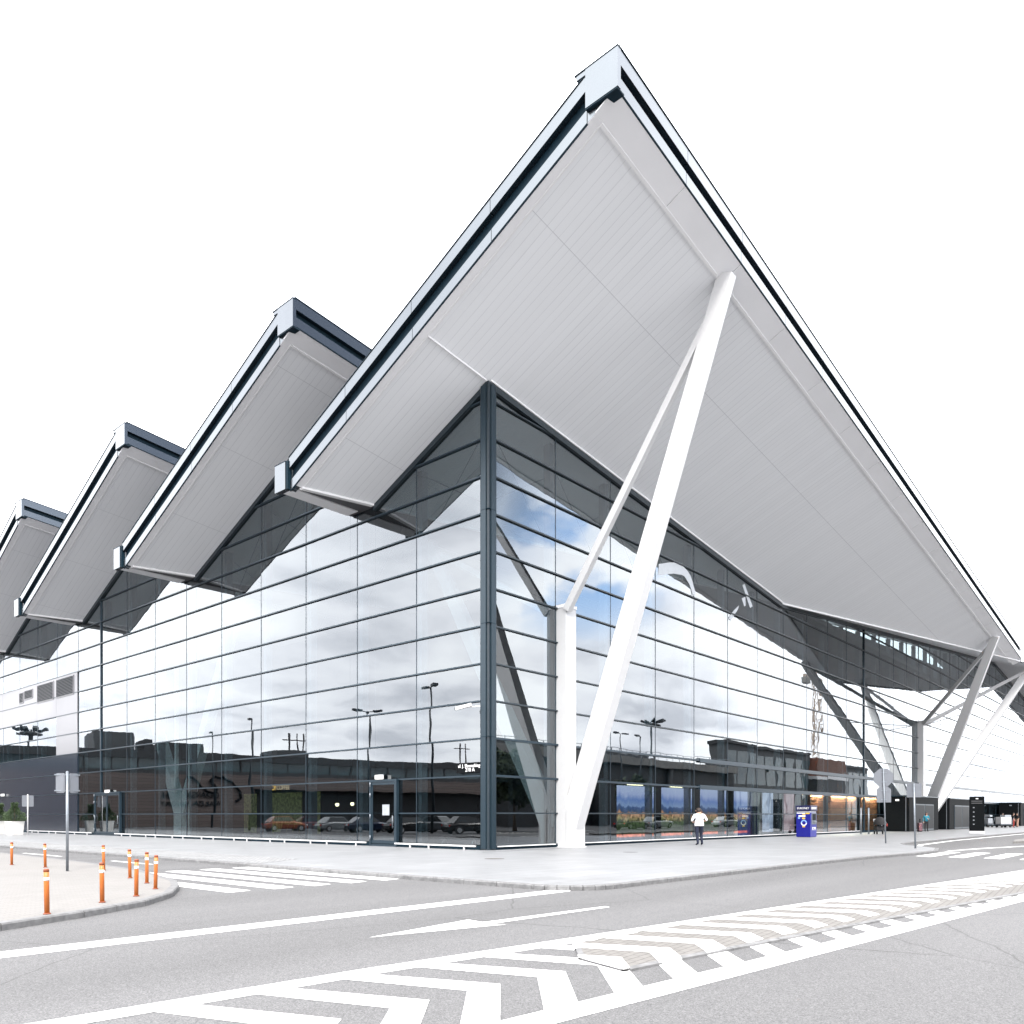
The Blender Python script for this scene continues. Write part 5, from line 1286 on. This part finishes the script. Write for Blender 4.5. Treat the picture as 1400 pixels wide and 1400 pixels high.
for x, y, pa, lab in ((870, 1134, 'car_blackc', 'black car mirrored near the first column'), (900, 1133, 'car_silverc', 'silver car mirrored left of the walking man'), (1013, 1131, 'car_silverc', 'silver car mirrored by the pale curtain'), (1027, 1131, 'car_whitec', 'white car mirrored beside the silver one')):
    p = mirY(deep(x, 1115, 1.54*F/(y-1115))); p.y = min(p.y, -26); car(lab, p, RAD(10), pa)

def tree(p, h, lab, seed, w=1.0):
    t = thing('tree', lab, 'tree', (p.x, p.y, RZ), seed, group='trees around the airport'); rr = random.Random(seed)
    b = MB(); b.tube((0, 0, 0), (.1, 0, h*.45), .22, 'bark', r1=.14, n=9); cl = []
    for j in range(7):
        a = j*2.4+rr.random(); z = h*(.35+.07*j); q = (cos(a)*h*.2*w, sin(a)*h*.2*w, z+h*.15); b.tube((.05, 0, z*.9), q, .09, 'bark', r1=.03, n=6); cl.append(Vector(q))
    b.build('trunk', t); cl += [Vector((rr.gauss(0, .13)*h*w, rr.gauss(0, .13)*h*w, h*rr.uniform(.4, .92))) for _ in range(16)]
    b = MB()
    for c in cl:
        R = h*rr.uniform(.09, .17)
        for _ in range(110):
            d = Vector((rr.gauss(0, 1), rr.gauss(0, 1), rr.gauss(0, .8))).normalized(); q = c+d*R*rr.random()**.4; n = Vector((rr.gauss(0, 1), rr.gauss(0, 1), rr.gauss(0, 1))).normalized(); s1 = n.orthogonal().normalized(); s2 = n.cross(s1); l = rr.uniform(.15, .34)
            b.poly([q-s1*l, q+s2*l*.6, q+s1*l, q-s2*l*.6], 'leafd')
    b.build('crown', t)
for i, (x, d_, h, lab) in enumerate(((694, 72, 8, 'bushy dark tree mirrored low beside the corner post'), (712, 70, 7, 'second bushy tree mirrored right of the corner post'), (731, 74, 7.5, 'third bushy tree mirrored left of the first column'), (880, 90, 6, 'small tree mirrored behind the silver car'))):
    p = mirY(deep(x, 1115, d_)); p.y = min(p.y, -27); tree(p, h, lab, i+3)

# ------------------------------------------------------------------ sky, sun, camera
SUN_EL, SUN_AZ = RAD(50), RAD(-128)       # direction the light comes from, measured from +X towards +Y
w = bpy.data.worlds.new('World'); scene.world = w; w.use_nodes = True
nt = w.node_tree; nt.nodes.clear()
out = N(nt, 'ShaderNodeOutputWorld'); bg = N(nt, 'ShaderNodeBackground'); bg.inputs['Strength'].default_value = .10
sky = N(nt, 'ShaderNodeTexSky'); sky.sky_type = 'NISHITA'; sky.sun_disc = False; sky.sun_elevation = SUN_EL
sky.sun_rotation = (pi/2-SUN_AZ) % (2*pi)
tc = N(nt, 'ShaderNodeTexCoord'); sp = N(nt, 'ShaderNodeSeparateXYZ'); L(nt, tc.outputs['Generated'], sp.inputs[0])
mz = N(nt, 'ShaderNodeMath', operation='MAXIMUM'); L(nt, sp.outputs['Z'], mz.inputs[0]); mz.inputs[1].default_value = 0
az = N(nt, 'ShaderNodeMath', operation='ADD'); L(nt, mz.outputs[0], az.inputs[0]); az.inputs[1].default_value = .22
dx = N(nt, 'ShaderNodeMath', operation='DIVIDE'); L(nt, sp.outputs['X'], dx.inputs[0]); L(nt, az.outputs[0], dx.inputs[1])
dy = N(nt, 'ShaderNodeMath', operation='DIVIDE'); L(nt, sp.outputs['Y'], dy.inputs[0]); L(nt, az.outputs[0], dy.inputs[1])
cb_ = N(nt, 'ShaderNodeCombineXYZ'); L(nt, dx.outputs[0], cb_.inputs[0]); L(nt, dy.outputs[0], cb_.inputs[1])
n1 = N(nt, 'ShaderNodeTexNoise'); n1.inputs['Scale'].default_value = 1.7; n1.inputs['Detail'].default_value = 7; n1.inputs['Roughness'].default_value = .52; n1.inputs['Distortion'].default_value = .3
L(nt, cb_.outputs[0], n1.inputs['Vector'])
cr = N(nt, 'ShaderNodeValToRGB'); ce = cr.color_ramp.elements
ce[0].position = .36; ce[0].color = (.56, .57, .61, 1); ce[1].position = .60; ce[1].color = (1, 1, 1, 1)
q = ce.new(.47); q.color = (.82, .82, .85, 1)
L(nt, n1.outputs['Fac'], cr.inputs['Fac'])
cs = N(nt, 'ShaderNodeVectorMath', operation='SCALE'); L(nt, cr.outputs['Color'], cs.inputs[0]); cs.inputs['Scale'].default_value = 13.0
# break in the clouds
rb = ray(800, 728); db = Vector((rb.x, -rb.y, rb.z)).normalized()
dt = N(nt, 'ShaderNodeVectorMath', operation='DOT_PRODUCT'); L(nt, tc.outputs['Generated'], dt.inputs[0]); dt.inputs[1].default_value = db
md_ = N(nt, 'ShaderNodeMapRange', interpolation_type='SMOOTHSTEP'); md_.inputs['From Min'].default_value = cos(RAD(8.5)); md_.inputs['From Max'].default_value = cos(RAD(3)); L(nt, dt.outputs['Value'], md_.inputs['Value'])
n2 = N(nt, 'ShaderNodeTexNoise'); n2.inputs['Scale'].default_value = 3.2; n2.inputs['Detail'].default_value = 7; L(nt, cb_.outputs[0], n2.inputs['Vector'])
mn = N(nt, 'ShaderNodeMapRange', interpolation_type='SMOOTHSTEP'); mn.inputs['From Min'].default_value = .44; mn.inputs['From Max'].default_value = .62; L(nt, n2.outputs['Fac'], mn.inputs['Value'])
# a larger clear area higher up on the side away from the terminal
d2 = N(nt, 'ShaderNodeVectorMath', operation='DOT_PRODUCT'); L(nt, tc.outputs['Generated'], d2.inputs[0]); d2.inputs[1].default_value = Vector((.44, -.78, .52)).normalized()
hm_ = N(nt, 'ShaderNodeMapRange', interpolation_type='SMOOTHSTEP'); hm_.inputs['From Min'].default_value = cos(RAD(25)); hm_.inputs['From Max'].default_value = cos(RAD(14)); L(nt, d2.outputs['Value'], hm_.inputs['Value'])
m0 = N(nt, 'ShaderNodeMath', operation='MULTIPLY'); L(nt, md_.outputs['Result'], m0.inputs[0]); L(nt, mn.outputs['Result'], m0.inputs[1])
mm = N(nt, 'ShaderNodeMath', operation='MAXIMUM'); L(nt, m0.outputs[0], mm.inputs[0]); L(nt, hm_.outputs['Result'], mm.inputs[1])
gk = N(nt, 'ShaderNodeMapRange'); gk.inputs['To Min'].default_value = 2.3; gk.inputs['To Max'].default_value = .30; L(nt, hm_.outputs['Result'], gk.inputs['Value'])
sks = N(nt, 'ShaderNodeVectorMath', operation='SCALE'); L(nt, sky.outputs['Color'], sks.inputs[0]); L(nt, gk.outputs['Result'], sks.inputs['Scale'])
mx = N(nt, 'ShaderNodeMix', data_type='RGBA'); L(nt, mm.outputs[0], mx.inputs['Factor']); L(nt, cs.outputs[0], mx.inputs['A']); L(nt, sks.outputs[0], mx.inputs['B'])
L(nt, mx.outputs['Result'], bg.inputs['Color']); L(nt, bg.outputs[0], out.inputs['Surface'])

sl = bpy.data.lights.new('sun', 'SUN'); sl.energy = 1.4; sl.angle = RAD(14); sl.color = (1, .96, .9)
so = bpy.data.objects.new('sun', sl); COL.objects.link(so)
dvec = Vector((cos(SUN_EL)*cos(SUN_AZ), cos(SUN_EL)*sin(SUN_AZ), sin(SUN_EL)))
so.rotation_euler = dvec.to_track_quat('Z', 'Y').to_euler(); so.location = dvec*80

cd = bpy.data.cameras.new('camera'); cam = bpy.data.objects.new('camera', cd); COL.objects.link(cam); scene.camera = cam
cd.sensor_width = 36; cd.lens = F/1400*36; cd.shift_x = 0; cd.shift_y = (HOR-700)/1400; cd.clip_start = .1; cd.clip_end = 4000
cam.location = CAM; cam.rotation_euler = (RAD(90), 0, math.atan2(-FWD.x, FWD.y))
vs = scene.view_settings; vs.view_transform = 'Standard'; vs.look = 'None'; vs.exposure = 1.95; vs.gamma = 1; vs.use_curve_mapping = False
cy = scene.cycles; cy.use_denoising = True; cy.max_bounces = 8; cy.diffuse_bounces = 4; cy.glossy_bounces = 5; cy.transparent_max_bounces = 24; cy.sample_clamp_indirect = 6
cy.caustics_reflective = False; cy.caustics_refractive = False
